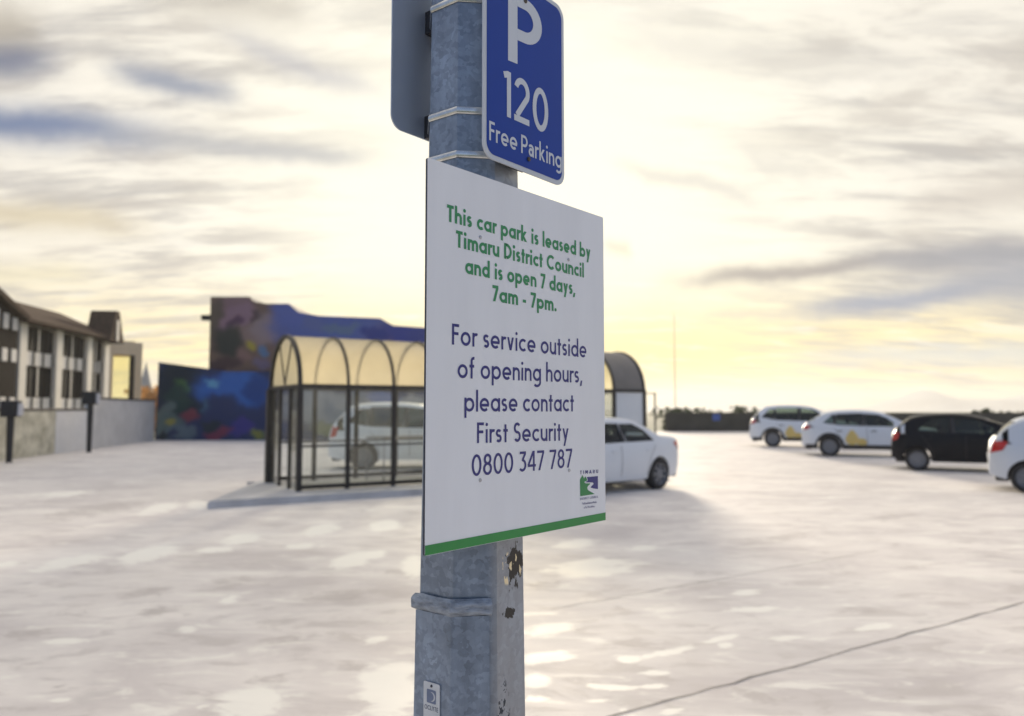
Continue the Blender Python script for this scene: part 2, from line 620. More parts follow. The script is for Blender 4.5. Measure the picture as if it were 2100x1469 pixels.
# joints cut across the deck
bm = bmesh.new()
def joint(p0, p1, w, z=.004):
    a, b = gnd(*p0), gnd(*p1)
    d = (b - a).normalized()
    s = Vector((-d.y, d.x, 0))
    n = 40
    prev = None
    for i in range(n + 1):
        q = a.lerp(b, i / n)
        ww = w * (.6 + .8 * prng.random())
        j = s * prng.uniform(-.012, .012)
        cur = (bm.verts.new((q + j + s * ww / 2).to_tuple()[:2] + (z,)), bm.verts.new((q + j - s * ww / 2).to_tuple()[:2] + (z,)))
        if prev:
            bm.faces.new((prev[0], prev[1], cur[1], cur[0]))
        prev = cur
joint((1180, 1490), (2300, 1180), .014)
joint((1130, 1250), (1800, 1130), .007)
tag(struct(obj('deck_joints', bm, pm('joint_dirt', (.34, .32, .30), .9, var=.3, scale=9))), 'dark joint lines running across the pale deck', 'deck joints')

# ------------------------------------------------------------------ lettering: a small stroked alphabet
XH, ASC, DSC = .67, 1.06, -.30


def arc(cx, cy, rx, ry, a0, a1, n=18):
    return [(cx + rx * math.cos(R(lerp(a0, a1, i / n))), cy + ry * math.sin(R(lerp(a0, a1, i / n)))) for i in range(n + 1)]


def glyph(ch, w, style='geo'):
    """strokes of a character: ('p', pts) polyline, ('o', pts) closed loop, ('d', p, q) diagonal cut level, ('f', pts) filled; and its width"""
    h = w / 2
    r = XH / 2 - h
    ym = XH / 2
    x2 = 2 * r + h
    S_ = lambda x, y0, y1: ('p', [(x, y0), (x, y1)])
    B_ = lambda y, x0, x1: ('p', [(x0, y), (x1, y)])
    o = ('o', arc(h + r, ym, r, r, 0, 360, 36)[:-1])
    rn = .205 if w < .18 else .20
    yn = XH - h - rn
    dot = lambda x, y: ('f', arc(x, y, h * 1.2, h * 1.2, 0, 360, 16)[:-1])
    def sarc(W, H_, y0=0.0):
        ry = (H_ - w) / 4
        rx = W / 2 - h
        up = arc(W / 2, y0 + H_ - h - ry, rx, ry, 35, 270, 20)
        dn = arc(W / 2, y0 + h + ry, rx, ry, 90, -145, 20)
        return ('p', up + dn[1:])
    if ch == 'a' and style == 'road':
        ra = .165
        return [('p', arc(.22, XH - h - .17, .20, .17, 150, 0, 12) + [(.42, 0)]), ('o', arc(.22, ra + h - .0, .22 - h, ra, 0, 360, 28)[:-1])], .42 + h
    if ch == 'o': return [o], x2 + h
    if ch == 'a': return [o, S_(x2, 0, XH)], x2 + h
    if ch == 'd': return [o, S_(x2, 0, ASC)], x2 + h
    if ch == 'b': return [o, S_(h, 0, ASC)], x2 + h
    if ch == 'p': return [o, S_(h, DSC, XH)], x2 + h
    if ch == 'g': return [o, ('p', [(x2, XH), (x2, -.06)] + arc(h + r, -.06, r, .20, 0, -140, 14)[1:])], x2 + h
    if ch == 'c': return [('p', arc(h + r, ym, r, r, 48, 312, 26))], x2 - .04
    if ch == 'e': return [('p', arc(h + r, ym, r, r, -2, 312, 30)), B_(ym - .02, w, x2 + h * .7)], x2 + h
    if ch == 'h': return [S_(h, 0, ASC), ('p', [(h, yn)] + arc(h + rn, yn, rn, rn, 180, 0)[1:] + [(h + 2 * rn, 0)])], 2 * rn + w
    if ch == 'n': return [S_(h, 0, XH), ('p', [(h, yn)] + arc(h + rn, yn, rn, rn, 180, 0)[1:] + [(h + 2 * rn, 0)])], 2 * rn + w
    if ch == 'm':
        q = rn * .86
        yq = XH - h - q
        one = lambda x: ('p', [(x, yq)] + arc(x + q, yq, q, q, 180, 0)[1:] + [(x + 2 * q, 0)])
        return [S_(h, 0, XH), one(h), one(h + 2 * q)], 4 * q + w
    if ch == 'u': return [('p', [(h, XH), (h, h + rn)] + arc(h + rn, h + rn, rn, rn, 180, 360)[1:]), S_(h + 2 * rn, 0, XH)], 2 * rn + w
    if ch == 'r': return [S_(h, 0, XH), ('p', arc(h + .19, XH - h - .19, .19, .19, 178, 62, 10))], .30 + h * .3
    if ch == 'i': return [S_(h * 1.2, 0, XH), dot(h * 1.2, .90)], w * 1.2
    if ch == 'l': return [S_(h, 0, ASC)], w
    if ch == 'k': return [S_(h, 0, ASC), ('d', (.13, XH * .42), (.43, XH)), ('d', (.20, XH * .50), (.47, 0))], .47 + h * 1.3
    if ch == 't': return [S_(.16, 0, .90), B_(XH - h, 0, .33)], .33
    if ch == 'f': return [('p', [(.15, 0), (.15, .86)] + arc(.15 + .16, .86, .16, ASC - h - .86, 180, 80, 10)[1:]), B_(XH - h, 0, .32)], .34
    if ch == 's': return [sarc(.42, XH)], .42
    if ch == 'v': return [('d', (h * 1.1, XH), (.26, 0)), ('d', (.52 - h * 1.1, XH), (.26, 0))], .52
    if ch == 'y': return [('d', (h * 1.1, XH), (.275, .03)), ('d', (.54 - h * 1.1, XH), (.16, DSC))], .54
    if ch == 'T': return [S_(.27, 0, 1 - w), B_(1 - h, 0, .54)], .54
    if ch == 'F': return [S_(h, 0, 1), B_(1 - h, w, .46), B_(.54, w, .42)], .46
    if ch == 'D': return [S_(h, 0, 1), ('p', [(w, 1 - h), (.18, 1 - h)] + arc(.18, .5, .44, .5 - h, 90, -90, 24)[1:] + [(w, h)])], .62 + h
    if ch == 'C': return [('p', arc(.46, .5, .46 - h, .5 - h, 46, 314, 30))], .80
    if ch == 'S': return [sarc(.52, 1.0)], .52
    if ch == 'P': return [S_(h, 0, 1), ('p', [(w, 1 - h), (.30, 1 - h)] + arc(.30, 1 - h - .245, .235, .245, 90, -90, 20)[1:] + [(w, 1 - h - .49)])], .535 + h
    if ch == '7': return [B_(1 - h, 0, .50), ('d', (.50 - h * 1.05, 1 - w), (.15, 0))], .50
    if ch == '0': return [('o', arc(.29, .5, .29 - h, .5 - h, 0, 360, 40)[:-1])], .58
    if ch == '8': return [('o', arc(.27, .5 + (.5 - h) / 2 + .02, .235 - h, (.5 - h) / 2 - .02, 0, 360, 30)[:-1]), ('o', arc(.27, .5 - (.5 - h) / 2 + .02, .27 - h, (.5 - h) / 2 + .02, 0, 360, 30)[:-1])], .54
    if ch == '3': return [B_(1 - h, .04, .46), ('d', (.46 - h, 1 - w), (.24, .60)), ('p', [(.2, .60)] + arc(.22, .32, .27 - h, .30 - h * .8, 80, -140, 24))], .49
    if ch == '4': return [S_(.42, 0, 1), ('d', (.40, 1), (.04, .30)), B_(.27, 0, .56)], .56
    if ch == '1': return [S_(.20, 0, 1), ('p', [(.20, 1 - h * .8), (.03, 1 - h * 1.7)])], .20 + h
    if ch == '2': return [('p', arc(.27, 1 - h - .23, .27 - h, .23, 165, -30, 18) + [(h + .03, w)]), B_(h, 0, .53)], .54
    if ch == 'I': return [S_(h, 0, 1)], w
    if ch == 'M': return [S_(h, 0, 1), S_(.74 - h, 0, 1), ('d', (w, 1), (.37, .2)), ('d', (.74 - w, 1), (.37, .2))], .74
    if ch == 'A': return [('d', (.33, 1), (h, 0)), ('d', (.33, 1), (.66 - h, 0)), B_(.28, .14, .52)], .66
    if ch == 'R': return glyph('P', w)[0] + [('d', (.28, .5), (.52, 0))], .56
    if ch == 'U': return [('p', [(h, 1), (h, .28)] + arc(.29, .28, .29 - h, .28 - h, 180, 360)[1:] + [(.58 - h, 1)])], .58
    if ch == 'O': return [('o', arc(.42, .5, .42 - h, .5 - h, 0, 360, 36)[:-1])], .84
    if ch == 'L': return [S_(h, 0, 1), B_(h, w, .44)], .44
    if ch == 'Y': return [S_(.3, 0, .45), ('d', (h, 1), (.3, .42)), ('d', (.6 - h, 1), (.3, .42))], .6
    if ch == 'E': return [S_(h, 0, 1), B_(1 - h, w, .46), B_(.5, w, .42), B_(h, w, .46)], .46
    if ch == 'N': return [S_(h, 0, 1), S_(.66 - h, 0, 1), ('d', (h, 1), (.66 - h, 0))], .66
    if ch == 'K': return [S_(h, 0, 1), ('d', (.12, .42), (.52, 1)), ('d', (.24, .56), (.58, 0))], .6
    if ch == 'W': return [('d', (h, 1), (.24, 0)), ('d', (.45, 1), (.24, 0)), ('d', (.45, 1), (.66, 0)), ('d', (.9 - h, 1), (.66, 0))], .9
    if ch == ',': return [('d', (.13, .13), (.05, -.18))], .2
    if ch == '.': return [dot(h * 1.2, h * 1.2)], w * 1.3
    if ch == '-': return [B_(.33, 0, .30)], .30
    return [], .25


def stroke_faces(bm, st, w, f, mi):
    """f(x, y, k) maps glyph coordinates to local coordinates"""
    h = w / 2
    if st[0] == 'f':
        fc = bm.faces.new([bm.verts.new(f(*p)) for p in st[1]])
        fc.material_index = mi
        return
    if st[0] == 'd':
        (x0, y0), (x1, y1) = st[1], st[2]
        L = math.hypot(x1 - x0, y1 - y0)
        s = h * L / max(1e-4, abs(y1 - y0))
        s = min(s, h * 2.2)
        fc = bm.faces.new([bm.verts.new(f(*p)) for p in ((x0 - s, y0), (x0 + s, y0), (x1 + s, y1), (x1 - s, y1))])
        fc.material_index = mi
        return
    pts = st[1]
    closed = st[0] == 'o'
    n = len(pts)
    L_, R_ = [], []
    for i in range(n):
        a = pts[i - 1] if (i or closed) else None
        b = pts[(i + 1) % n] if (i < n - 1 or closed) else None
        p = pts[i]
        def nrm(q0, q1):
            dx, dy = q1[0] - q0[0], q1[1] - q0[1]
            l = math.hypot(dx, dy) or 1e-9
            return (-dy / l, dx / l)
        if a is None: nx, ny = nrm(p, b); k = 1
        elif b is None: nx, ny = nrm(a, p); k = 1
        else:
            n0, n1 = nrm(a, p), nrm(p, b)
            nx, ny = n0[0] + n1[0], n0[1] + n1[1]
            l = math.hypot(nx, ny) or 1e-9
            nx, ny = nx / l, ny / l
            k = min(2.0, 1 / max(.3, nx * n0[0] + ny * n0[1]))
        L_.append(bm.verts.new(f(p[0] + nx * h * k, p[1] + ny * h * k)))
        R_.append(bm.verts.new(f(p[0] - nx * h * k, p[1] - ny * h * k)))
    for i in range(n if closed else n - 1):
        j = (i + 1) % n
        bm.faces.new((L_[i], R_[i], R_[j], L_[j])).material_index = mi


def text(bm, s, p0, p1, cap, w, y, mi=0, gap=.13, space=.34, style='geo'):
    """write s from p0 to p1 (local x,z of the baseline ends) on a sheet whose face is at local y (towards -y)"""
    x = 0.0
    items = []
    for i, ch in enumerate(s):
        if ch == ' ':
            x += space - gap
            continue
        sts, wd = glyph(ch, w, style)
        items.append((x, sts))
        x += wd + gap
    W = x - gap
    dx, dz = (p1[0] - p0[0]) / W, (p1[1] - p0[1]) / W
    k = [0]
    for x0, sts in items:
        for st in sts:
            k[0] = (k[0] + 1) % 4
            yy = y - .00005 * k[0]
            stroke_faces(bm, st, w, lambda a, b, yy=yy, x0=x0: (p0[0] + (x0 + a) * dx, yy, p0[1] + (x0 + a) * dz + b * cap), mi)


def on_plane(px, py, org, ang):
    """pixel -> local (x, z) on the vertical plane through org heading ang"""
    d = Vector((math.cos(ang), math.sin(ang), 0))
    n = Vector((-d.y, d.x, 0))
    r_ = ray(px, py)
    c0 = Vector((0, 0, CAMH))
    t = (org - c0).dot(n) / r_.dot(n)
    P = c0 + r_ * t
    return ((P - org).dot(d), P.z - org.z)


def face_up(bm):
    # flat lettering: turn every face towards -y
    for f in bm.faces:
        f.normal_update()
        if f.normal.y > 0:
            f.normal_flip()


def rrect(x0, x1, z0, z1, r, n=6):
    p = []
    for cx, cz, a in ((x1 - r, z0 + r, -90), (x1 - r, z1 - r, 0), (x0 + r, z1 - r, 90), (x0 + r, z0 + r, 180)):
        for i in range(n + 1):
            t = R(a + 90 * i / n)
            p.append((cx + r * math.cos(t), cz + r * math.sin(t)))
    return p


# ------------------------------------------------------------------ pole
def galv_material(name, tint=(.245, .295, .375), stains=False):
    m = bpy.data.materials.new(name)
    m.use_nodes = True
    nt = m.node_tree
    b = nt.nodes['Principled BSDF']
    g = NG(nt)
    tc = g.n('ShaderNodeTexCoord').outputs['Object']
    vo = g.n('ShaderNodeTexVoronoi')
    wv = g.n('ShaderNodeVectorMath', operation='ADD')
    g.put(wv.inputs[0], tc)
    sc_ = g.n('ShaderNodeVectorMath', operation='SCALE')
    g.put(sc_.inputs[0], g.noise(tc, 30, 4, .6, col=True))
    sc_.inputs[3].default_value = .035
    g.put(wv.inputs[1], sc_.outputs[0])
    g.put(vo.inputs['Vector'], wv.outputs[0])
    vo.inputs['Scale'].default_value = 105
    sp = g.sep(vo.outputs['Color'])[0]
    n = g.noise(tc, 7, 7, .62, .5)
    st = g.noise(g.mapping(tc, (40, 40, 4)), 1.0, 5, .6)
    f = g.add(g.add(g.mul(sp, .17), g.mul(n, .58)), g.mul(st, .28))
    base = g.ramp(f, [(.30, tuple(c * .55 for c in tint)), (.55, tint), (.80, tuple(min(1, c * 1.65) for c in tint))])
    rough = g.add(g.mul(n, .25), .34)
    metal = .55
    if stains:
        x, y, z = g.sep(tc)
        def spot(x0, z0, rx, rz):
            u = g.m('DIVIDE', g.sub(x, x0), rx)
            v = g.m('DIVIDE', g.sub(z, z0), rz)
            return g.m('EXPONENT', g.mul(g.add(g.mul(u, u), g.mul(v, v)), -1.0))
        nf = g.noise(g.mapping(tc, (1.4, 1.4, .8)), 38, 5, .68, .4)
        front = g.ss(y, -.03, -.05)
        # right-hand face paler
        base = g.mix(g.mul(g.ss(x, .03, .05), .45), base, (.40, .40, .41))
        # dark old tape with flaking cream paint
        d1 = g.m('MAXIMUM', spot(.079, 1.345, .019, .050), g.mul(spot(.070, 1.270, .017, .012), .95))
        mk = g.ss(g.add(d1, g.mul(g.sub(nf, .5), 2.3)), .56, .64)
        base = g.mix(g.mul(mk, .95), base, (.030, .026, .022))
        fl = g.ss(g.noise(g.mapping(tc, (1.2, 1.2, .55), (0, 0, 0), (4, 2, 1)), 85, 3, .5), .56, .60)
        fl = g.mul(fl, spot(.072, 1.345, .022, .030))
        base = g.mix(g.ss(fl, .35, .5), base, (.78, .68, .46))
        # run of old screw holes and blue specks
        nb = g.noise(tc, 120, 2, .5)
        bl = g.mul(g.ss(nb, .56, .66), g.m('MAXIMUM', spot(.058, 1.05, .012, .045), spot(.085, 1.07, .008, .015)))
        base = g.mix(g.ss(bl, .2, .5), base, (.12, .33, .60))
        hl = g.mul(g.ss(nb, .46, .38), spot(.06, 1.08, .012, .09))
        base = g.mix(g.ss(hl, .3, .6), base, (.03, .04, .06))
        # dirty foot of the right-hand face
        lo = g.mul(g.mul(g.ss(x, .02, .035), g.ss(z, 1.02, .90)), g.ss(nf, .42, .60))
        base = g.mix(g.mul(lo, .7), base, (.12, .12, .125))
    g.put(b.inputs['Base Color'], base)
    b.inputs['Metallic'].default_value = metal
    g.put(b.inputs['Roughness'], rough)
    bp = g.n('ShaderNodeBump')
    bp.inputs['Strength'].default_value = .25
    bp.inputs['Distance'].default_value = .003
    g.put(bp.inputs['Height'], g.add(n, g.mul(sp, .3)))
    g.put(b.inputs['Normal'], bp.outputs[0])
    return m


POLE_Y = 1.415
PX = (967 - CX) / FPX * POLE_Y
POLE_ROT = R(7.4)
galv = galv_material('galvanised_pole', stains=True)
galv2 = galv_material('galvanised_door', (.245, .30, .39))


def apo(z): return .0865 - .0125 * (z - CAMH)      # apothem of the tapering octagon


def octa(z, extra=0.0):
    a = apo(z) + extra
    rc = a / math.cos(PI / 8)
    return [Vector((rc * math.cos(-PI / 2 + POLE_ROT + PI / 8 + k * PI / 4), rc * math.sin(-PI / 2 + POLE_ROT + PI / 8 + k * PI / 4), z)) for k in range(8)]
# vertex k and k+1 bound face k+1; face normal angles: -90+7.4 (+45 k)


pole = thing('lamp_post', 'galvanised octagonal steel post carrying the parking signs', 'post', (PX, POLE_Y, 0))
bm = bmesh.new()
zs = [0, .3, .8, 1.0, 1.3, 1.6, 1.9, 2.3, 2.8, 3.6, 4.6]
rings = [[bm.verts.new(p) for p in octa(z)] for z in zs]
for A, B in zip(rings, rings[1:]):
    for k in range(8):
        bm.faces.new((A[k], A[(k + 1) % 8], B[(k + 1) % 8], B[k]))
bm.faces.new(rings[-1]); bm.faces.new(rings[0][::-1])
es = [e for e in bm.edges if abs(e.verts[0].co.z - e.verts[1].co.z) > .05]
bmesh.ops.bevel(bm, geom=es, offset=.006, segments=3, profile=.5, affect='EDGES')
obj('shaft', bm, galv, pole, smooth=25)


def around(z, extra, k0, f0, k1, f1):
    """points along the octagon from face k0 (fraction f0) to face k1 (fraction f1)"""
    v = octa(z, extra)
    pts = [v[k0].lerp(v[(k0 + 1) % 8], f0)]
    k = k0
    while k != k1:
        k = (k + 1) % 8
        pts.append(v[k])
    pts.append(v[k1].lerp(v[(k1 + 1) % 8], f1))
    return pts


def wrap_band(bm, z0, z1, extra0, extra1, k0, f0, k1, f1, wob=0.0, rows=4):
    rg = random.Random(5)
    ins = .002
    grid = []
    for r_ in range(rows + 1):
        f = r_ / rows
        z = lerp(z0, z1, f)
        bulge = extra0 + (extra1 - extra0) * math.sin(PI * f) ** .5
        base = around(z, bulge, k0, f0, k1, f1)
        fine = []
        for a, b in zip(base, base[1:]):
            for i in range(5):
                fine.append(a.lerp(b, i / 5))
        fine.append(base[-1])
        row = []
        for p in fine:
            nrm = Vector((p.x, p.y, 0)).normalized()
            q = p + nrm * rg.uniform(-wob, wob) + Vector((0, 0, rg.uniform(-wob, wob)))
            row.append(bm.verts.new(q))
        grid.append(row)
    for A, B in zip(grid, grid[1:]):
        for k in range(len(A) - 1):
            bm.faces.new((A[k], A[k + 1], B[k + 1], B[k]))
    return grid


# octa vertex 7->0 is the face that looks at the camera (normal -90+7.4), 6->7 the left one, 0->1 the right one
bm = bmesh.new()
def ppz(py): return atY(967, py, POLE_Y - .09).z
zd0, zd1 = .42, ppz(1262)
wrap_band(bm, zd0, zd1, .006, .006, 6, -.03, 7, .80, rows=6)
# edges of the door leaf
ret = bmesh.ops.extrude_edge_only(bm, edges=[e for e in bm.edges if e.is_boundary])
for v in [g_ for g_ in ret['geom'] if isinstance(g_, bmesh.types.BMVert)]:
    v.co -= Vector((v.co.x, v.co.y, 0)).normalized() * .010
obj('access_door', bm, galv2, pole, smooth=25)

bm = bmesh.new()
wrap_band(bm, ppz(1262), ppz(1227), .005, .0125, 6, -.08, 7, .84, wob=.0011, rows=6)
obj('door_strap', bm, pm('lead_strap', (.30, .34, .40), .5, .4, var=.45, scale=40, bump=.5, stretch=(1, 1, 3)), pole, smooth=35)

bandm = pm('bright_band', (.62, .64, .64), .28, .9, var=.2, scale=30)
for py, th in ((223, .013), (314, .013), (-9, .013)):
    bm = bmesh.new()
    zc = ppz(py)
    wrap_band(bm, zc - th / 2, zc + th / 2, .0015, .0035, 5, 0, 4, 1, rows=4)
    obj('clamp_band', bm, bandm, pole, smooth=25)

# maker's plate riveted to the door's left face
v = octa(ppz(1440), .0075)
p6, p7 = v[6], v[7]
fd = (p7 - p6).normalized()
pang = math.atan2(fd.y, fd.x)
c0 = p6.lerp(p7, .5)
platem = pm('plate_white', (.62, .64, .66), .45, var=.08, scale=60)
pl_o = obj('maker_plate', (lambda b_: (prism(b_, rrect(-.0185, .0185, -.045, .024, .003), -.0008, .0008, 'y'), b_)[1])(bmesh.new()), platem, pole)
pl_o.location = c0 + Vector((0, 0, .004))
pl_o.rotation_euler = (0, 0, pang)
bm = bmesh.new()
y0 = -.0012
sq = rrect(-.0105, .0105, -.010, .0125, .002)
bm.faces.new([bm.verts.new((p[0], y0, p[1])) for p in sq]).material_index = 0
bm.faces.new([bm.verts.new((.0010 + .0078 * math.cos(2 * PI * k / 24), y0 - .00004, .001 + .0078 * math.sin(2 * PI * k / 24))) for k in range(24)]).material_index = 1
bm.faces.new([bm.verts.new((-.0014 + .0070 * math.cos(2 * PI * k / 24), y0 - .00008, .001 + .0072 * math.sin(2 * PI * k / 24))) for k in range(24)]).material_index = 0
text(bm, 'OCLYTE', (-.0155, -.0215), (.0155, -.0215), .0075, .15, y0, 2, gap=.12)
face_up(bm)
obj('plate_lettering', bm, [pm('plate_grey', (.16, .20, .30), .5, scale=50), pm('plate_pale', (.55, .57, .60), .5), pm('plate_ink', (.10, .12, .18), .5)], pl_o, recalc=False)
bm = bmesh.new()
lathe(bm, [(.0001, -.0028), (.0018, -.0024), (.0024, -.0008)], 14, 'y', centre=(0, 0, .0185))
obj('rivet', bm, pm('rivet_dark', (.08, .08, .10), .4, .6), pl_o)

# ------------------------------------------------------------------ white notice board
S_ANG = math.atan2(.765, .645)
SY1 = 1.159
sA = atY(873, 840, SY1)
SORG = Vector((sA.x, sA.y, 0))
tl = on_plane(878, 322, SORG, S_ANG); bl = on_plane(869, 1140, SORG, S_ANG)
tr = on_plane(1236, 447, SORG, S_ANG); br = on_plane(1243, 1068, SORG, S_ANG)
SW = (tr[0] + br[0]) / 2
Z0, Z1 = (bl[1] + br[1]) / 2, (tl[1] + tr[1]) / 2
print('SIGN', tl, bl, tr, br, SW, Z0, Z1)
SORG.z = Z0
SH = Z1 - Z0


def sp(px, py): return on_plane(px, py, SORG, S_ANG)


sign = thing('notice_board', 'white notice board with green and navy wording and a green bottom band', 'sign', SORG, S_ANG)
signm = pm('sign_white', (.80, .82, .86), .34, var=.035, scale=3, spec=.5, stretch=(5, 1, .7))
bm = bmesh.new()
edgem = pm('sign_edge', (.03, .035, .06), .5)
fs_ = prism(bm, rrect(0, SW, 0, SH, .003, 3), 0, .004, 'y')
for f in fs_[1:]:
    f.material_index = 1
obj('panel', bm, [signm, edgem], sign)
navy = pm('sign_navy', (.030, .030, .19), .4, var=.05)
green = pm('sign_green', (.035, .26, .10), .4, var=.05)
green2 = pm('sign_green_band', (.022, .26, .055), .4, var=.06, scale=8)
b0, b1 = sp(870, 1117), sp(1243, 1053)
bz = (b0[1] + b1[1]) / 2
bm = bmesh.new()
box(bm, 0.0006, SW - .0006, -.0006, -.0001, .0006, bz)
obj('bottom_band', bm, green2, sign)

YT = -.0004
bm = bmesh.new()
capb = sp(916.3, 419.1)[1] - sp(916.3, 454.0)[1]
text(bm, 'This car park is leased by', sp(916.3, 454.0), sp(1210.5, 531.5), capb, .19, YT, 0, gap=.095, space=.44)
text(bm, 'Timaru District Council', sp(934.7, 506.8), sp(1197.2, 569.6), capb, .19, YT, 0, gap=.095, space=.44)
text(bm, 'and is open 7 days,', sp(953.8, 561.0), sp(1179, 605.0), capb, .19, YT, 0, gap=.095, space=.44)
text(bm, '7am - 7pm.', sp(1009.6, 617.6), sp(1141.7, 639.5), capb, .19, YT, 0, gap=.095, space=.44)
face_up(bm)
tag(obj('opening_days_lettering', bm, green, sign, recalc=False), 'green bold wording in the upper half of the notice board', None)
bm = bmesh.new()
capm = sp(926.6, 663.6)[1] - sp(926.6, 706.8)[1]
text(bm, 'For service outside', sp(926.6, 706.8), sp(1202.3, 734.0), capm, .138, YT, 0, gap=.115, space=.44)
text(bm, 'of opening hours,', sp(938.1, 775.5), sp(1193.8, 785.5), capm, .138, YT, 0, gap=.115, space=.44)
text(bm, 'please contact', sp(952, 844.5), sp(1176.7, 844.0), capm, .138, YT, 0, gap=.115, space=.44)
text(bm, 'First Security', sp(977.9, 909.0), sp(1165.8, 903.5), capm, .138, YT, 0, gap=.115, space=.44)
text(bm, '0800 347 787', sp(967, 977.4), sp(1173.1, 958.5), sp(967, 932.5)[1] - sp(967, 977.4)[1], .125, YT, 0, gap=.10, space=.40)
face_up(bm)
tag(obj('contact_lettering', bm, navy, sign, recalc=False), 'navy wording and phone number in the lower half of the notice board', None)

# council emblem: green hill with trees, navy sky, a pale river between
def cz(x, y):          # pixel of the emblem close-up -> sign coordinates
    return sp(1160 + x / 10.49, 940 + y / 10.49)
bm = bmesh.new()
gp = [(305, 465), (322, 425), (335, 410), (340, 395), (358, 360), (372, 392), (382, 405), (386, 425), (393, 435), (402, 425), (408, 405), (424, 392), (434, 412), (444, 425), (456, 450), (464, 475),
      (440, 488), (412, 497), (402, 512), (412, 534), (440, 541), (526, 541), (524, 556), (480, 596), (460, 640), (476, 682), (520, 712), (580, 745), (620, 770), (312, 818)]
npg = [(452, 406), (690, 384), (693, 664), (600, 651), (540, 634), (536, 620), (556, 598), (596, 560), (600, 540), (580, 522), (520, 520), (424, 518), (436, 502), (470, 485), (474, 470), (466, 445)]
for pts_, mi in ((gp, 0), (npg, 1)):
    f = bm.faces.new([bm.verts.new((cz(*p)[0], YT, cz(*p)[1])) for p in pts_])
    f.material_index = mi
text(bm, 'TIMARU', cz(305, 345), cz(695, 318), cz(305, 268)[1] - cz(305, 345)[1], .17, YT, 1, gap=.42)
text(bm, 'DISTRICT COUNCIL', cz(308, 902), cz(694, 850), cz(308, 855)[1] - cz(308, 902)[1], .17, YT, 1, gap=.30, space=.8)
text(bm, 'Te Kaunihera a-Rohe', cz(355, 1000), cz(662, 962), cz(355, 955)[1] - cz(355, 1000)[1], .16, YT, 1, gap=.14)
text(bm, 'o Te Tihi o Maru', cz(390, 1082), cz(625, 1052), cz(390, 1040)[1] - cz(390, 1082)[1], .16, YT, 1, gap=.14)
face_up(bm)
bmesh.ops.triangulate(bm, faces=[f for f in bm.faces if len(f.verts) > 12])
obj('council_emblem', bm, [pm('emblem_green', (.030, .22, .07), .4), navy], sign, recalc=False)
screwm = pm('screw_head', (.45, .46, .50), .35, .7)
for px, py in ((985, 487), (1165.5, 533), (984.5, 985), (1167, 965)):
    s_, v_ = sp(px, py)
    bm = bmesh.new()
    lathe(bm, [(.0002, -.0022), (.0024, -.0018), (.0034, -.0003)], 16, 'y', centre=(s_, 0, v_))
    obj('screw', bm, screwm, sign)
for zc in (sp(985, 510)[1], sp(985, 975)[1]):
    bm = bmesh.new()
    box(bm, SW * .30, SW * .62, .0045, .018, zc - .02, zc + .02)
    obj('mounting_rail', bm, pm('rail_dark', (.06, .06, .07), .5, .5), sign)

# ------------------------------------------------------------------ parking sign and its twin at the back
P_ANG = math.atan2(.78, .625)
signback = pm('sign_back_grey', (.48, .54, .64), .42, .35, var=.10, scale=5, stretch=(1, 1, .4))
borderm = pm('sign_border', (.58, .62, .68), .45, var=.05, spec=.3)
bluem = pm('sign_blue', (.010, .050, .32), .45, var=.06, scale=5, spec=.25)


def park_sign(org, W_, H_, label, front=True):
    t = thing('parking_sign', label, 'sign', org, P_ANG)
    y0, y1 = (0, .003)
    bm = bmesh.new()
    prism(bm, rrect(0, W_, 0, H_, .026, 8), y0, y1, 'y')
    obj('plate', bm, borderm if front else signback, t, smooth=30)
    return t


PORG = atY(989.5, 840, 1.2775); PORG.z = 0
pl_ = on_plane(989.5, 318, PORG, P_ANG); pr_ = on_plane(1157.5, 386, PORG, P_ANG)
ptop = on_plane(1156, 18, PORG, P_ANG)
PW = pr_[0]
PORG.z = (pl_[1] + pr_[1]) / 2
PH = ptop[1] - PORG.z
print('PSIGN', pl_, pr_, PW, PH)
psign = park_sign(PORG, PW, PH, 'blue parking sign with a white P, 120 and Free Parking on it')
def pp(px, py): return on_plane(px, py, PORG, P_ANG)
bm = bmesh.new()
prism(bm, rrect(.0085, PW - .0085, .0085, PH - .0085, .020, 8), -.0006, -.0001, 'y')
obj('blue_field', bm, bluem, psign)
bm = bmesh.new()
def ptxt(s, p0, p1, top, w, gap, **kw):
    a, b = pp(*p0), pp(*p1)
    text(bm, s, a, b, pp(p0[0], top)[1] - a[1], w, -.0010, 0, gap=gap, **kw)
ptxt('P', (1041, 124), (1110.5, 152.5), -20, .165, .1)
ptxt('120', (1030.5, 236), (1123.5, 277), 141.5, .135, .11)
ptxt('Free Parking', (1002.4, 287.3), (1151, 347), 247.5, .14, .11, space=.36, style='road')
face_up(bm)
obj('sign_lettering', bm, pm('sign_letter', (.60, .64, .70), .4, var=.04), psign, recalc=False)
boltm = pm('bolt_rust', (.10, .085, .07), .5, .6, var=.4, scale=200)
for px, py in ((1076, 3), (1083, 327)):
    s_, v_ = pp(px, py)
    bm = bmesh.new()
    lathe(bm, [(.0002, -.0042), (.003, -.0040), (.0042, -.0028), (.0042, -.0012)], 14, 'y', centre=(s_, 0, v_))
    obj('bolt', bm, boltm, psign)
for zc in (ppz(223) - PORG.z, ppz(314) - PORG.z):
    bm = bmesh.new()
    box(bm, PW * .28, PW * .55, .0035, .020, zc - .014, zc + .014)
    obj('mounting_bracket', bm, pm('bracket_dark', (.05, .05, .055), .5, .4), psign)

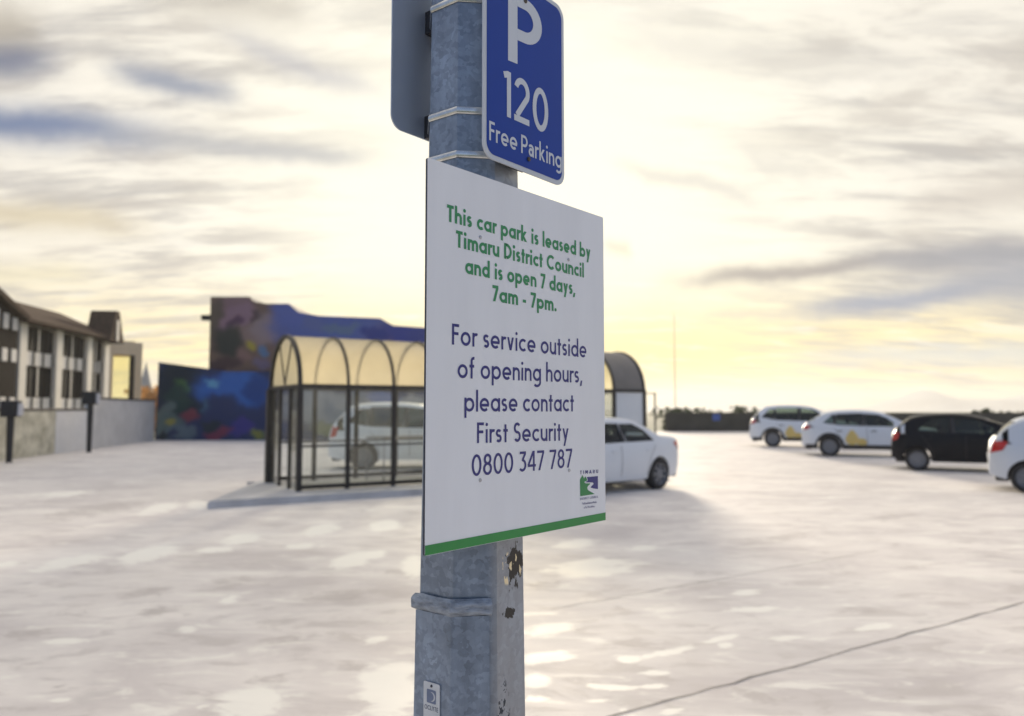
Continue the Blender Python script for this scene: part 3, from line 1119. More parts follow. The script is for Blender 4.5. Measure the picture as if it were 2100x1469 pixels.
BORG = atY(796.5, 840, 1.40); BORG.z = 0
bz_ = on_plane(797, 258, BORG, P_ANG)[1]
BORG.z = bz_
bsign = park_sign(BORG, .27, PH, 'plain grey back of a sign on the far side of the post', False)
for py in (45, 260):
    zc = atY(880, py, 1.46).z - BORG.z
    bm = bmesh.new()
    box(bm, .085, .20, -.030, -.0005, zc - .022, zc + .022)
    obj('mounting_bracket', bm, pm('bracket_dark', (.05, .05, .055)), bsign)

# ------------------------------------------------------------------ glass stair shelter
SLAB = .12
shA = gnd(612, 1008, SLAB)
_far = None
SHANG = R(32)
ldir = Vector((math.cos(SHANG), math.sin(SHANG), 0))
# length so that the far end falls behind pixel column 1322
def length_to(px):
    u = (px - CX) / FPX
    k = math.cos(PITCH)
    # X = u * depth, with depth ~ Y*cos + dz*sin
    best = None
    for i in range(4000):
        L = i * .004
        P = shA + ldir * L
        dep = P.y * math.cos(PITCH) + (P.z - CAMH) * math.sin(PITCH)
        if P.x / dep >= u:
            return L
    return 8
SHL = length_to(1322)
SHW = 2.05
EAVE = atY(612, 791, shA.y).z - SLAB
NB = 9
BAY = SHL / NB
ARCH_H = SHW / 2 * .98
print('SHELTER', shA, SHL, EAVE, BAY)
frame = pm('bronze_frame', (.036, .031, .028), .55, .1, var=.2, scale=6)
shglass = glass_mat('shelter_glass', (.985, .995, .975), .7, milky=.025)
roofm = sheet_mat('cream_sheet', (.99, .91, .70), .58)
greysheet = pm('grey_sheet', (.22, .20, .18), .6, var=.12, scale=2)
boardm = pm('white_board', (.70, .73, .76), .5, var=.04, scale=2)
shelter = thing('glass_shelter', 'barrel-roofed glazed shelter with cream roof sheets over the car park stairs', 'shelter', shA, SHANG)


def archp(y_in, f, inset=0.0):
    """point on the arch at fraction f (0 near eave .. 1 far eave) in (y, z)"""
    a = PI * f
    return (SHW / 2 - (SHW / 2 - inset) * math.cos(a), EAVE + (ARCH_H - inset) * math.sin(a))


PT = .082
for i in range(NB + 1):
    x = i * BAY
    hw_ = PT / 2 if i not in (0, NB) else PT * .62
    bm = bmesh.new()
    box(bm, x - hw_, x + hw_, -hw_ * .8, hw_ * .8, 0, EAVE - .035, bev=.006)
    obj('post', bm, frame, shelter)
    bm = bmesh.new()
    wfar = hw_ if i else hw_ * 1.6
    box(bm, x - wfar, x + wfar, SHW - wfar, SHW + wfar, 0, EAVE - .035, bev=.006)
    obj('post', bm, frame, shelter)
    bm = bmesh.new()
    n = 28
    hr = .019 if i not in (0, NB) else .036
    prev = None
    for k in range(n + 1):
        yo, zo = archp(0, k / n, -.022)
        yi, zi = archp(0, k / n, .045)
        cur = [bm.verts.new(p) for p in ((x - hr, yo, zo), (x + hr, yo, zo), (x + hr, yi, zi), (x - hr, yi, zi))]
        if prev:
            for q in range(4):
                bm.faces.new((prev[q], prev[(q + 1) % 4], cur[(q + 1) % 4], cur[q]))
        else:
            bm.faces.new(cur)
        prev = cur
    bm.faces.new(prev[::-1])
    obj('arch_rib', bm, frame, shelter, smooth=40)
for y in (0, SHW):
    for nm, zc, hh in (('eave_rail', EAVE, .034), ('mid_rail', .82, .018), ('base_rail', .07, .04)):
        bm = bmesh.new()
        for i in range(NB if nm != 'eave_rail' else 1):
            if nm == 'eave_rail':
                box(bm, -.05, SHL + .05, y - .045, y + .045, zc - hh, zc + hh, bev=.006)
            else:
                box(bm, i * BAY + .05, (i + 1) * BAY - .05, y - .022, y + .022, zc - hh, zc + hh)
        obj(nm, bm, frame, shelter)
for i in range(NB):
    x0, x1 = i * BAY + .03, (i + 1) * BAY - .03
    bm = bmesh.new()
    n = 24
    prev = None
    for k in range(n + 1):
        y_, z_ = archp(0, k / n)
        cur = (bm.verts.new((x0, y_, z_)), bm.verts.new((x1, y_, z_)))
        if prev:
            bm.faces.new((prev[0], prev[1], cur[1], cur[0]))
        prev = cur
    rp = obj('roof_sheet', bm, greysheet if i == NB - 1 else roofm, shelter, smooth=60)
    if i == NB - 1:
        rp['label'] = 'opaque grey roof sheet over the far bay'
    for y in (0, SHW):
        bm = bmesh.new()
        if i == NB - 1 and y == 0:
            box(bm, x0 + .01, x1 - .01, -.012, .012, .11, EAVE - .035)
            pnl = obj('infill_board', bm, boardm, shelter)
            pnl['label'] = 'white infill board in the far bay'
        else:
            box(bm, x0 + .01, x1 - .01, y - .003, y + .003, .11, EAVE - .035)
            obj('glass_pane', bm, shglass, shelter)
# glazed ends with a fan of bars in the arch
for x in (0, SHL):
    bm = bmesh.new()
    box(bm, x - .03, x + .03, PT * .6, SHW - PT * .7, EAVE - .03, EAVE + .03)
    obj('end_transom', bm, frame, shelter)
    for f in (.36, .64):
        y_, z_ = archp(0, f, .04)
        bm = bmesh.new()
        tube(bm, [(x, SHW / 2, EAVE + .03), (x, y_, z_)], .017, 8)
        obj('fan_bar', bm, frame, shelter)
    bm = bmesh.new()
    pts_ = [archp(0, k / 24, .05) for k in range(25)]
    bm.faces.new([bm.verts.new((x, p[0], p[1])) for p in pts_])
    obj('fan_light', bm, glass_mat('fan_glass', (.93, .93, .84), .8) if 'fan_glass' not in MATS else MATS['fan_glass'], shelter)
for yy in (.62, 1.30):
    bm = bmesh.new()
    box(bm, -.03, .03, yy - .03, yy + .03, 0, EAVE - .03, bev=.005)
    obj('door_post', bm, frame, shelter)
bm = bmesh.new()
box(bm, -.004, .004, .06, .59, .02, EAVE - .03)
obj('glass_pane', bm, shglass, shelter)
bm = bmesh.new()
box(bm, -.004, .004, 1.33, SHW - .06, .02, EAVE - .03)
obj('glass_pane', bm, shglass, shelter)
bm = bmesh.new()
box(bm, SHL - .004, SHL + .004, .06, SHW - .06, .02, EAVE - .03)
obj('glass_pane', bm, shglass, shelter)
# stair void floor and handrail inside
bm = bmesh.new()
for y in (.55, 1.5):
    tube(bm, [(1.9, y, .0), (1.9, y, .9), (SHL - 1.2, y, .9), (SHL - 1.2, y, 0)], .022, 8)
obj('handrail', bm, pm('handrail_steel', (.25, .25, .25), .4, .6), shelter)

bm = bmesh.new()
c1 = gnd(425, 1044); c2 = gnd(519, 1003)
far1 = shA + ldir * (SHL + .05)
nrm_ = Vector((-ldir.y, ldir.x, 0))
front2 = far1 - nrm_ * .75
p_ = [(c1.x, c1.y), (front2.x, front2.y)]
q = front2 + nrm_ * (SHW + 1.6)
p_.append((q.x, q.y))
q2 = c2 + (c2 - c1).normalized() * .6
q3 = shA + nrm_ * (SHW + .6) - ldir * .3
p_.append((q3.x, q3.y)); p_.append((q2.x, q2.y))
prism(bm, p_, -.02, SLAB, 'z')
bmesh.ops.bevel(bm, geom=[e for e in bm.edges if min(v.co.z for v in e.verts) > .1], offset=.02, segments=2, affect='EDGES')
tag(struct(obj('kerb_island', bm, pm('kerb_concrete', (.50, .50, .51), .6, var=.15, scale=2, bump=.2))), 'raised concrete kerb island under the glazed shelter', 'kerb island')

# ------------------------------------------------------------------ cars
rubber = pm('tyre_rubber', (.018, .018, .02), .8, var=.2, scale=20)
alloy = pm('alloy_rim', (.20, .21, .235), .45, .4, var=.1, scale=20)
blacktrim = pm('black_trim', (.022, .023, .026), .55, var=.2, scale=8)
cabin = pm('cabin_dark', (.03, .03, .033), .8)
tailm = pm('tail_lens', (.45, .012, .012), .12, var=.2, scale=14, coat=.6)
headm = pm('head_lens', (.60, .62, .64), .08, var=.1, scale=20, coat=.8)
chrome = pm('chrome', (.6, .6, .6), .15, .9)
carglass = glass_mat('car_glass', (.40, .47, .43), .9, .03)
darkglass = glass_mat('dark_car_glass', (.13, .17, .16), 1.25, .02)
platew = pm('number_plate', (.75, .75, .75), .4)
yellow = pm('yellow_decal', (.70, .52, .17), .4, var=.08)


def catmull(pts, n=8):
    out = []
    P = [pts[0]] + list(pts) + [pts[-1]]
    for i in range(1, len(P) - 2):
        for k in range(n):
            t = k / n
            o_ = []
            for d in (0, 1):
                a, b, c, e = P[i - 1][d], P[i][d], P[i + 1][d], P[i + 2][d]
                o_.append(.5 * (2 * b + (c - a) * t + (2 * a - 5 * b + 4 * c - e) * t * t + (3 * b - a - 3 * c + e) * t ** 3))
            out.append(tuple(o_))
    out.append(tuple(pts[-1]))
    return out


class Car:
    """x runs from the rear bumper (0) to the nose (L), z up, y to the car's left"""
    def __init__(s, L, W, top, belt, wr, xr, xf, tumble=.40, zb=.24):
        s.L, s.W, s.belt, s.wr, s.xr, s.xf, s.tumble, s.zb0 = L, W, belt, wr, xr, xf, tumble, zb
        s.top = catmull(top, 8)

    def zt(s, x):
        t = s.top
        if x <= t[0][0]: return t[0][1]
        for a, b in zip(t, t[1:]):
            if a[0] <= x <= b[0] and b[0] > a[0]:
                return lerp(a[1], b[1], (x - a[0]) / (b[0] - a[0]))
        return t[-1][1]

    def hw(s, x):
        u = abs(2 * x / s.L - 1)
        w = s.W / 2 * (1 - .10 * u ** 3)
        e = min(x, s.L - x)
        if e < .45:
            q = 1 - e / .45
            w *= 1 - .24 * q ** 2.6
        return w

    def zb(s, x):
        z = s.zb0
        e = min(x, s.L - x)
        if e < .5: z += .10 * (1 - e / .5) ** 2
        ra = s.wr + .045
        for wx in (s.xr, s.xf):
            d = abs(x - wx)
            if d < ra:
                z = max(z, s.wr + math.sqrt(max(0, ra * ra - d * d)))
        return z

    def ys(s, x, z):
        h = s.hw(x)
        if z < .62: y = h * (1 - .08 * ((.62 - z) / .4) ** 2)
        elif z <= s.belt: y = h * (1 - .03 * ((z - .62) / (s.belt - .62)) ** 2)
        else: y = h * .97 - (z - s.belt) * s.tumble
        zt = s.zt(x)
        r_ = min(.09, (zt - .3) / 2)
        if z > zt - r_:
            u = min(1, (z - (zt - r_)) / r_)
            y -= r_ * 1.2 * (1 - math.sqrt(max(0, 1 - u * u)))
        return max(.05, y)

    def body_mesh(s):
        bm = bmesh.new()
        ra = s.wr + .045
        xs = {round(s.L * i / 56, 4) for i in range(57)}
        for wx in (s.xr, s.xf):
            for k in range(-10, 11):
                xs.add(round(wx + ra * math.sin(PI / 2 * k / 10), 4))
            xs.add(round(wx - ra - .004, 4)); xs.add(round(wx + ra + .004, 4))
        for e in (.02, .05, .09, .14, .2, .28, .36):
            xs.add(e); xs.add(round(s.L - e, 4))
        xs = sorted(x for x in xs if 0 <= x <= s.L)
        xx = [xs[0]]
        for x in xs[1:]:
            if x - xx[-1] > .003: xx.append(x)
        fr = [0, .08, .2, .34, .48, .6, .7, .78, .85, .9, .94, .97, .99, 1.0]
        rings = []
        for x in xx:
            zb, zt = s.zb(x), s.zt(x)
            zb = min(zb, zt - .06)
            side = [(s.ys(x, lerp(zb, zt, f)), lerp(zb, zt, f)) for f in fr]
            yt = side[-1][0]
            crown = [(yt * f, zt + .025 * (1 - f * f)) for f in (.75, .45, .15)]
            half = side + crown
            ring = [bm.verts.new((x, -y, z)) for y, z in half] + [bm.verts.new((x, y, z)) for y, z in half[::-1]]
            rings.append(ring)
        for A, B in zip(rings, rings[1:]):
            n = len(A)
            for k in range(n):
                bm.faces.new((A[k], B[k], B[(k + 1) % n], A[(k + 1) % n]))
        bm.faces.new(rings[0]); bm.faces.new(rings[-1][::-1])
        bmesh.ops.recalc_face_normals(bm, faces=bm.faces)
        return bm


def boolean_cut(o, cutters):
    for c in cutters:
        md = o.modifiers.new('cut', 'BOOLEAN')
        md.operation = 'DIFFERENCE'
        md.solver = 'EXACT'
        md.object = c
    dg = bpy.context.evaluated_depsgraph_get()
    me = bpy.data.meshes.new_from_object(o.evaluated_get(dg))
    o.modifiers.clear()
    o.data = me
    for c in cutters:
        m_ = c.data
        bpy.data.objects.remove(c)
        bpy.data.meshes.remove(m_)


def patch_side(bm, car, pts, side, off, mi=0):
    """polygon in side view laid on the body side, standing off metres proud"""
    n = len(pts)
    dense = []
    for i in range(n):
        a, b = pts[i], pts[(i + 1) % n]
        m_ = max(1, int(math.hypot(b[0] - a[0], b[1] - a[1]) / .09))
        dense += [(lerp(a[0], b[0], k / m_), lerp(a[1], b[1], k / m_)) for k in range(m_)]
    cx = sum(p[0] for p in pts) / n
    cz_ = sum(p[1] for p in pts) / n
    P_ = lambda x, z: bm.verts.new((x, side * (car.ys(x, z) + off), z))
    rings_ = [[P_(lerp(cx, x, f), lerp(cz_, z, f)) for x, z in dense] for f in (.25, .5, .75, 1.0)]
    bm.faces.new(rings_[0]).material_index = mi
    for A, B in zip(rings_, rings_[1:]):
        for k in range(len(A)):
            bm.faces.new((A[k], A[(k + 1) % len(A)], B[(k + 1) % len(A)], B[k])).material_index = mi


def make_car(name, label, car, paint, windows, wscreen, rscreen, heading, gpos, near, facing_wheel='r', cladding=False, decal=False,
             tail=None, glass=None, group=None, lower_black=False, seats=True):
    """near: +1 when the car's left side faces the camera, -1 for its right; gpos: ground point under the near rear wheel"""
    glass = glass or carglass
    ty = car.W / 2 - .14
    c_, s_ = math.cos(heading), math.sin(heading)
    loc = Vector((gpos.x - (c_ * car.xr - s_ * near * ty), gpos.y - (s_ * car.xr + c_ * near * ty), 0))
    root = thing(name, label, 'car', loc, heading, group)
    body = obj('body', car.body_mesh(), [paint, cabin, blacktrim], root, smooth=35)
    body.parent = None
    # hollow cabin, window and screen openings
    cut = []
    x0, x1 = rscreen[0] + .12, wscreen[0] - .12
    hwc = car.hw((x0 + x1) / 2) * .97 - .05
    prof = []
    N = 14
    for i in range(N + 1):
        x = lerp(x0, x1, i / N)
        prof.append((x, max(car.belt + .02, car.zt(x) - .055)))
    prof = [(x0, car.belt - .01)] + prof + [(x1, car.belt - .01)]
    bm = bmesh.new()
    A = [bm.verts.new((x, -(hwc - (z - car.belt) * car.tumble), z)) for x, z in prof]
    B = [bm.verts.new((x, (hwc - (z - car.belt) * car.tumble), z)) for x, z in prof]
    bm.faces.new(A); bm.faces.new(B[::-1])
    for i in range(len(prof)):
        j = (i + 1) % len(prof)
        bm.faces.new((A[i], B[i], B[j], A[j]))
    cut.append(obj('cutter', bm, cabin))
    for w in windows:
        bm = bmesh.new()
        prism(bm, w, -1.3, 1.3, 'y')
        cut.append(obj('cutter', bm, cabin))
    zlo = car.belt + .05
    for scn, xa, xb in ((wscreen, (x0 + x1) / 2 + .3, car.L + .3), (rscreen, -.3, (x0 + x1) / 2 - .3)):
        zhi = scn[2]
        def edge(z, scn=scn):
            lo_, hi_ = (scn[3], scn[0]) if scn is wscreen else (0.0, scn[3])
            xs_ = [lerp(lo_, hi_, q / 60) for q in range(61)]
            x = min(xs_, key=lambda v_: abs(car.zt(v_) - z))
            return min(car.ys(x, car.zt(x) - .09), car.ys(x, max(z - .09, car.belt))) - .07
        y0_, y1_ = edge(scn[1]), edge(zhi)
        bm = bmesh.new()
        prism(bm, [(-y0_, scn[1]), (y0_, scn[1]), (y1_, zhi), (-y1_, zhi)], xa, xb, 'x')
        cut.append(obj('cutter', bm, cabin))
    boolean_cut(body, cut)
    body.parent = root
    for p in body.data.polygons:
        p.use_smooth = True
    body.data.set_sharp_from_angle(angle=R(32))
    # glass
    for w in windows:
        cxm = sum(p[0] for p in w) / len(w); czm = sum(p[1] for p in w) / len(w)
        for sd_ in (-1, 1):
            bm = bmesh.new()
            patch_side(bm, car, [(cxm + (x - cxm) * 1.03, czm + (z - czm) * 1.05) for x, z in w], sd_, -.022)
            obj('window', bm, glass, root)
    for nm, scn in (('windscreen', wscreen), ('rear_window', rscreen)):
        bm = bmesh.new()
        xa, xb = scn[3], scn[0]
        rows_ = []
        for i in range(7):
            x = lerp(xa, xb, i / 6)
            z = car.zt(x) - .012
            yy = max(.2, car.ys(x, min(z, car.zt(x) - .03)) - .02)
            rows_.append([bm.verts.new((x, yy * f, z + .02 * (1 - f * f))) for f in (-1, -.5, 0, .5, 1)])
        for A, B in zip(rows_, rows_[1:]):
            for k in range(4):
                bm.faces.new((A[k], A[k + 1], B[k + 1], B[k]))
        obj(nm, bm, glass, root, smooth=60)
    # wheels
    wr = car.wr
    for wx in (car.xr, car.xf):
        for sd_ in (-1, 1):
            bm = bmesh.new()
            tw = .105
            lathe(bm, [(wr * .66, -tw * .9), (wr * .80, -tw), (wr * .94, -tw * .92), (wr, -tw * .6), (wr, tw * .6), (wr * .94, tw * .92), (wr * .80, tw), (wr * .66, tw * .9), (wr * .64, 0), (wr * .66, -tw * .9)], 36, 'y', cap=False)
            tyre = obj('wheel', bm, rubber, root, smooth=40)
            tyre.location = (wx, sd_ * (car.W / 2 - .125), wr)
            bm = bmesh.new()
            lathe(bm, [(.001, sd_ * .035), (wr * .62, sd_ * .035), (wr * .62, sd_ * .085), (wr * .68, sd_ * .098), (wr * .70, sd_ * .09), (wr * .68, sd_ * .02)], 36, 'y')
            for k in range(7):
                a = 2 * PI * k / 7
                d = Vector((math.cos(a), 0, math.sin(a))); t = Vector((-math.sin(a), 0, math.cos(a)))
                q_ = []
                for rr, ww in ((wr * .10, .030), (wr * .64, .022)):
                    for u in (-1, 1):
                        for yy in (.04, .082):
                            q_.append(bm.verts.new(d * rr + t * ww * u + Vector((0, sd_ * yy, 0))))
                for f in ((0, 1, 3, 2), (4, 6, 7, 5), (0, 4, 5, 1), (2, 3, 7, 6), (1, 5, 7, 3), (0, 2, 6, 4)):
                    bm.faces.new([q_[i] for i in f])
            lathe(bm, [(.001, sd_ * .09), (wr * .16, sd_ * .088), (wr * .18, sd_ * .04)], 20, 'y')
            rim = obj('rim', bm, alloy, tyre, smooth=35)
    # lamps
    tl_ = tail or [(.03, .78), (.20, .80), (.26, .92), (.06, .98)]
    for sd_ in (-1, 1):
        bm = bmesh.new()
        patch_side(bm, car, tl_, sd_, .012)
        xr_ = [max(.0, tl_[0][0]), max(.0, tl_[3][0])]
        z0_, z1_ = tl_[0][1], tl_[3][1]
        prev_ = None
        for k in range(6):
            z = lerp(z0_, z1_, k / 5)
            x = lerp(xr_[0], xr_[1], k / 5)
            ye = car.ys(x, z) + .012
            cur = (bm.verts.new((x, sd_ * ye, z)), bm.verts.new((x - .03, sd_ * (ye - .16), z)))
            if prev_:
                bm.faces.new((prev_[0], prev_[1], cur[1], cur[0]))
            prev_ = cur
        obj('tail_light', bm, tailm, root)
        bm = bmesh.new()
        L = car.L
        zh = min(car.zt(L - .3) - .10, .78)
        hp = [(L - .42, zh + .03), (L - .10, zh - .07), (L - .06, zh - .01), (L - .36, zh + .09)]
        A = [bm.verts.new((x, sd_ * (car.ys(x, z) + .006), z)) for x, z in hp]
        B = [bm.verts.new((x, sd_ * (car.ys(x, z) - .08), z)) for x, z in hp]
        bm.faces.new(A); bm.faces.new(B[::-1])
        for i in range(4):
            bm.faces.new((A[i], B[i], B[(i + 1) % 4], A[(i + 1) % 4]))
        obj('headlight', bm, headm, root)
        # mirror
        bm = bmesh.new()
        mx_ = windows[-1][1][0] - .18 if len(windows) else car.L * .62
        box(bm, mx_, mx_ + .13, car.ys(mx_, car.belt) - .01, car.ys(mx_, car.belt) + .20, car.belt + .0, car.belt + .15, bev=.03)
        if sd_ < 0:
            for v_ in bm.verts: v_.co.y = -v_.co.y
        obj('door_mirror', bm, paint, root, smooth=50)
    # shut lines, handles and sill trim
    def line(pts_, w_=.012):
        for sd_ in (-1, 1):
            bm = bmesh.new()
            prev_ = None
            for x, z in pts_:
                cur = (bm.verts.new((x - w_ / 2, sd_ * (car.ys(x, z) + .003), z)), bm.verts.new((x + w_ / 2, sd_ * (car.ys(x, z) + .003), z)))
                if prev_:
                    bm.faces.new((prev_[0], prev_[1], cur[1], cur[0]))
                prev_ = cur
            obj('shut_line', bm, blacktrim, root)
    xm = (car.xr + car.xf) / 2 - .12
    zz_ = [car.zb0 + .08 + (car.belt - car.zb0 - .1) * k / 6 for k in range(7)]
    line([(xm, z) for z in zz_])
    line([(car.xf - car.wr - .12 - .05 * (k / 6), z) for k, z in enumerate(zz_)])
    line([(car.xr + car.wr + .08 - .14 * (k / 6) ** 2 * 2, z) for k, z in enumerate(zz_)])
    for a_, b_ in zip(windows, windows[1:]):
        zt_ = min(max(p[1] for p in a_), max(p[1] for p in b_))
        zb_ = max(min(p[1] for p in a_), min(p[1] for p in b_))
        xa, xb = max(p[0] for p in a_) - .01, min(p[0] for p in b_) + .01
        for sd_ in (-1, 1):
            bm = bmesh.new()
            patch_side(bm, car, [(xa, zb_), (xb, zb_), (xb, zt_), (xa, zt_)], sd_, .006)
            obj('pillar_trim', bm, blacktrim, root)
    for sd_ in (-1, 1):
        for xh in (xm - .95, xm + .12):
            bm = bmesh.new()
            yh = car.ys(xh, car.belt - .12)
            box(bm, xh, xh + .18, yh + .004, yh + .03, car.belt - .135, car.belt - .105, bev=.006)
            if sd_ < 0:
                for v_ in bm.verts: v_.co.y = -v_.co.y
            obj('door_handle', bm, paint if not cladding else blacktrim, root)
    if cladding:
        for sd_ in (-1, 1):
            bm = bmesh.new()
            prev_ = None
            xs_ = [.12 + (car.L - .24) * i / 110 for i in range(111)]
            for x in xs_:
                z0 = car.zb(x)
                z1 = max(z0 + .07, car.zb0 + .15)
                for wx in (car.xr, car.xf):
                    d = abs(x - wx)
                    ra = wr + .045 + .085
                    if d < ra:
                        z1 = max(z1, wr + math.sqrt(ra * ra - d * d))
                cur = (bm.verts.new((x, sd_ * (car.ys(x, z0) + .012), z0 - .005)), bm.verts.new((x, sd_ * (car.ys(x, z1) + .012), z1)))
                if prev_:
                    bm.faces.new((prev_[0], prev_[1], cur[1], cur[0]))
                prev_ = cur
            obj('wheel_arch_cladding', bm, blacktrim, root)
    # bumper apron and underside, plate
    bm = bmesh.new()
    box(bm, .10, .34, -car.hw(.2) * .86, car.hw(.2) * .86, car.zb0 - .03, car.zb0 + .10, bev=.03)
    obj('bumper_apron', bm, blacktrim, root)
    bm = bmesh.new()
    box(bm, car.L - .34, car.L - .10, -car.hw(.2) * .84, car.hw(.2) * .84, car.zb0 - .03, car.zb0 + .08, bev=.03)
    obj('bumper_apron', bm, blacktrim, root)
    bm = bmesh.new()
    box(bm, -.018, .006, -.18, .18, .62, .73)
    obj('number_plate', bm, platew, root)
    if seats:
        for xs_ in (xm - .62, xm + .42):
            for yy in (-.36, .36):
                bm = bmesh.new()
                box(bm, xs_, xs_ + .12, yy - .22, yy + .22, car.belt - .2, car.belt + .10, bev=.04)
                box(bm, xs_ - .01, xs_ + .09, yy - .12, yy + .12, car.belt + .13, car.belt + .30, bev=.04)
                obj('seat', bm, cabin, root, smooth=50)
    if decal:
        x0_ = car.xr + .72
        pts1 = [(x0_ + .22 * math.cos(t) * (1 - .45 * max(0, math.sin(t))), .60 + .26 * math.sin(t) * (1.25 if math.sin(t) > 0 else .75)) for t in [2 * PI * k / 28 for k in range(28)]]
        for sd_ in (-1, 1):
            bm = bmesh.new()
            patch_side(bm, car, pts1, sd_, .004)
            obj('decal', bm, yellow, root)
            bm = bmesh.new()
            pts2 = [(x0_ + .30 + .16 * math.cos(2 * PI * k / 18), .50 + .14 * math.sin(2 * PI * k / 18)) for k in range(18)]
            patch_side(bm, car, pts2, sd_, .007)
            obj('decal', bm, yellow, root)
    return root


def paintm(name, c, rough=.42, metal=0.0):
    return pm(name, c, rough, metal, var=.03, scale=1.5, coat=.22)


white1 = paintm('white_paint', (.72, .75, .79))
white2 = paintm('pearl_paint', (.70, .73, .77))
black = pm('black_paint', (.004, .006, .012), .4, var=.03, coat=.03, spec=.18)
silver = paintm('silver_paint', (.60, .64, .70), .42, .15)

# sedan
SED = [(0, .70), (.03, .98), (.10, 1.04), (.55, 1.08), (.80, 1.12), (1.35, 1.36), (1.75, 1.44), (2.3, 1.455), (2.75, 1.38), (3.25, 1.12), (3.45, 1.03), (4.1, .93), (4.42, .80), (4.52, .60)]
sed = Car(4.52, 1.76, SED, .93, .315, .92, 3.58)
sed_w = [[(1.05, .99), (1.95, .98), (1.99, 1.335), (1.62, 1.335), (1.30, 1.20)], [(2.03, .98), (3.05, .965), (2.72, 1.28), (2.45, 1.35), (2.06, 1.345)]]
make_car('sedan_car', 'white sedan turned with its tail to the right beside the notice board', sed, white1, sed_w, (3.25, 1.0, 1.34, 2.72), (.80, 1.05, 1.34, 1.42),
         R(222), gnd(1345, 1003), 1, tail=[(.02, .74), (.20, .78), (.42, .93), (.08, 1.02)])

# sport utility shapes
SUV1 = [(0, .62), (.02, .94), (.07, 1.13), (.20, 1.32), (.52, 1.65), (.82, 1.755), (1.5, 1.80), (2.2, 1.775), (2.75, 1.655), (3.45, 1.22), (3.6, 1.13), (4.25, 1.03), (4.55, .84), (4.64, .60)]
suv = Car(4.64, 1.84, SUV1, 1.06, .36, .95, 3.65, zb=.27)
suv_w = [[(.50, 1.28), (1.02, 1.17), (1.04, 1.645), (.84, 1.63)], [(1.10, 1.16), (2.02, 1.13), (2.04, 1.69), (1.12, 1.69)], [(2.12, 1.13), (3.18, 1.12), (2.78, 1.53), (2.58, 1.63), (2.14, 1.685)]]
GRP = 'cars parked in a row on the right'
make_car('parked_car', 'tall white SUV with a yellow sticker, farthest in the row', suv, white1, suv_w, (3.45, 1.16, 1.63, 2.80), (.12, 1.24, 1.64, .52),
         R(-18), gnd(1585, 917), -1, cladding=True, decal=True, group=GRP, tail=[(.05, .98), (.22, 1.02), (.30, 1.12), (.12, 1.18)])
XOV = [(0, .62), (.02, .92), (.08, 1.06), (.42, 1.32), (.85, 1.52), (1.5, 1.59), (2.2, 1.57), (2.75, 1.45), (3.35, 1.13), (3.55, 1.04), (4.15, .95), (4.38, .80), (4.46, .58)]
xov = Car(4.46, 1.80, XOV, 1.00, .345, .90, 3.52, zb=.26)
xov_w = [[(.70, 1.16), (1.02, 1.10), (1.04, 1.44), (.98, 1.42)], [(1.12, 1.08), (1.93, 1.05), (1.95, 1.49), (1.14, 1.46)], [(2.05, 1.05), (3.08, 1.04), (2.72, 1.33), (2.45, 1.44), (2.03, 1.47)]]
make_car('parked_car', 'white crossover with a yellow sticker, between the black hatchback and the farther SUV', xov, white2, xov_w, (3.35, 1.08, 1.46, 2.72), (.14, 1.14, 1.44, .62),
         R(-22), gnd(1702, 936), -1, cladding=True, decal=True, group=GRP, tail=[(.05, .90), (.24, .94), (.30, 1.03), (.12, 1.09)])
HAT = [(0, .60), (.02, .86), (.08, 1.02), (.38, 1.33), (.70, 1.46), (1.3, 1.51), (1.8, 1.485), (2.3, 1.36), (3.0, 1.08), (3.2, 1.00), (3.65, .90), (3.86, .76), (3.92, .56)]
hat = Car(3.92, 1.69, HAT, .95, .30, .62, 3.12)
hat_w = [[(.62, 1.04), (1.42, 1.00), (1.44, 1.40), (.98, 1.39)], [(1.50, 1.00), (2.66, .985), (2.32, 1.25), (2.10, 1.35), (1.52, 1.40)]]
make_car('parked_car', 'small black hatchback between a white crossover and a silver car', hat, black, hat_w, (3.0, 1.02, 1.36, 2.30), (.12, 1.10, 1.38, .46),
         R(-27), gnd(1882, 965), -1, group=GRP, tail=[(.03, .78), (.16, .82), (.22, 1.00), (.10, 1.04)])
hat2 = Car(3.98, 1.70, [(x * 3.98 / 3.92, z * 1.0 + .01) for x, z in HAT], .95, .30, .64, 3.16)
make_car('parked_car', 'silver hatchback cut off by the right edge of the picture', hat2, silver, hat_w, (3.05, 1.02, 1.38, 2.38), (.12, 1.10, 1.38, .46),
         R(-31), gnd(2110, 1012), -1, group=GRP, tail=[(.03, .76), (.24, .82), (.34, .98), (.10, 1.02)])
make_car('parked_car', 'white SUV seen through the glass panes of the shelter', suv, white1, suv_w, (3.45, 1.16, 1.63, 2.80), (.12, 1.24, 1.64, .52),
         R(6), gnd(745, 964), -1, tail=[(.05, .86), (.22, .90), (.28, 1.14), (.12, 1.18)])

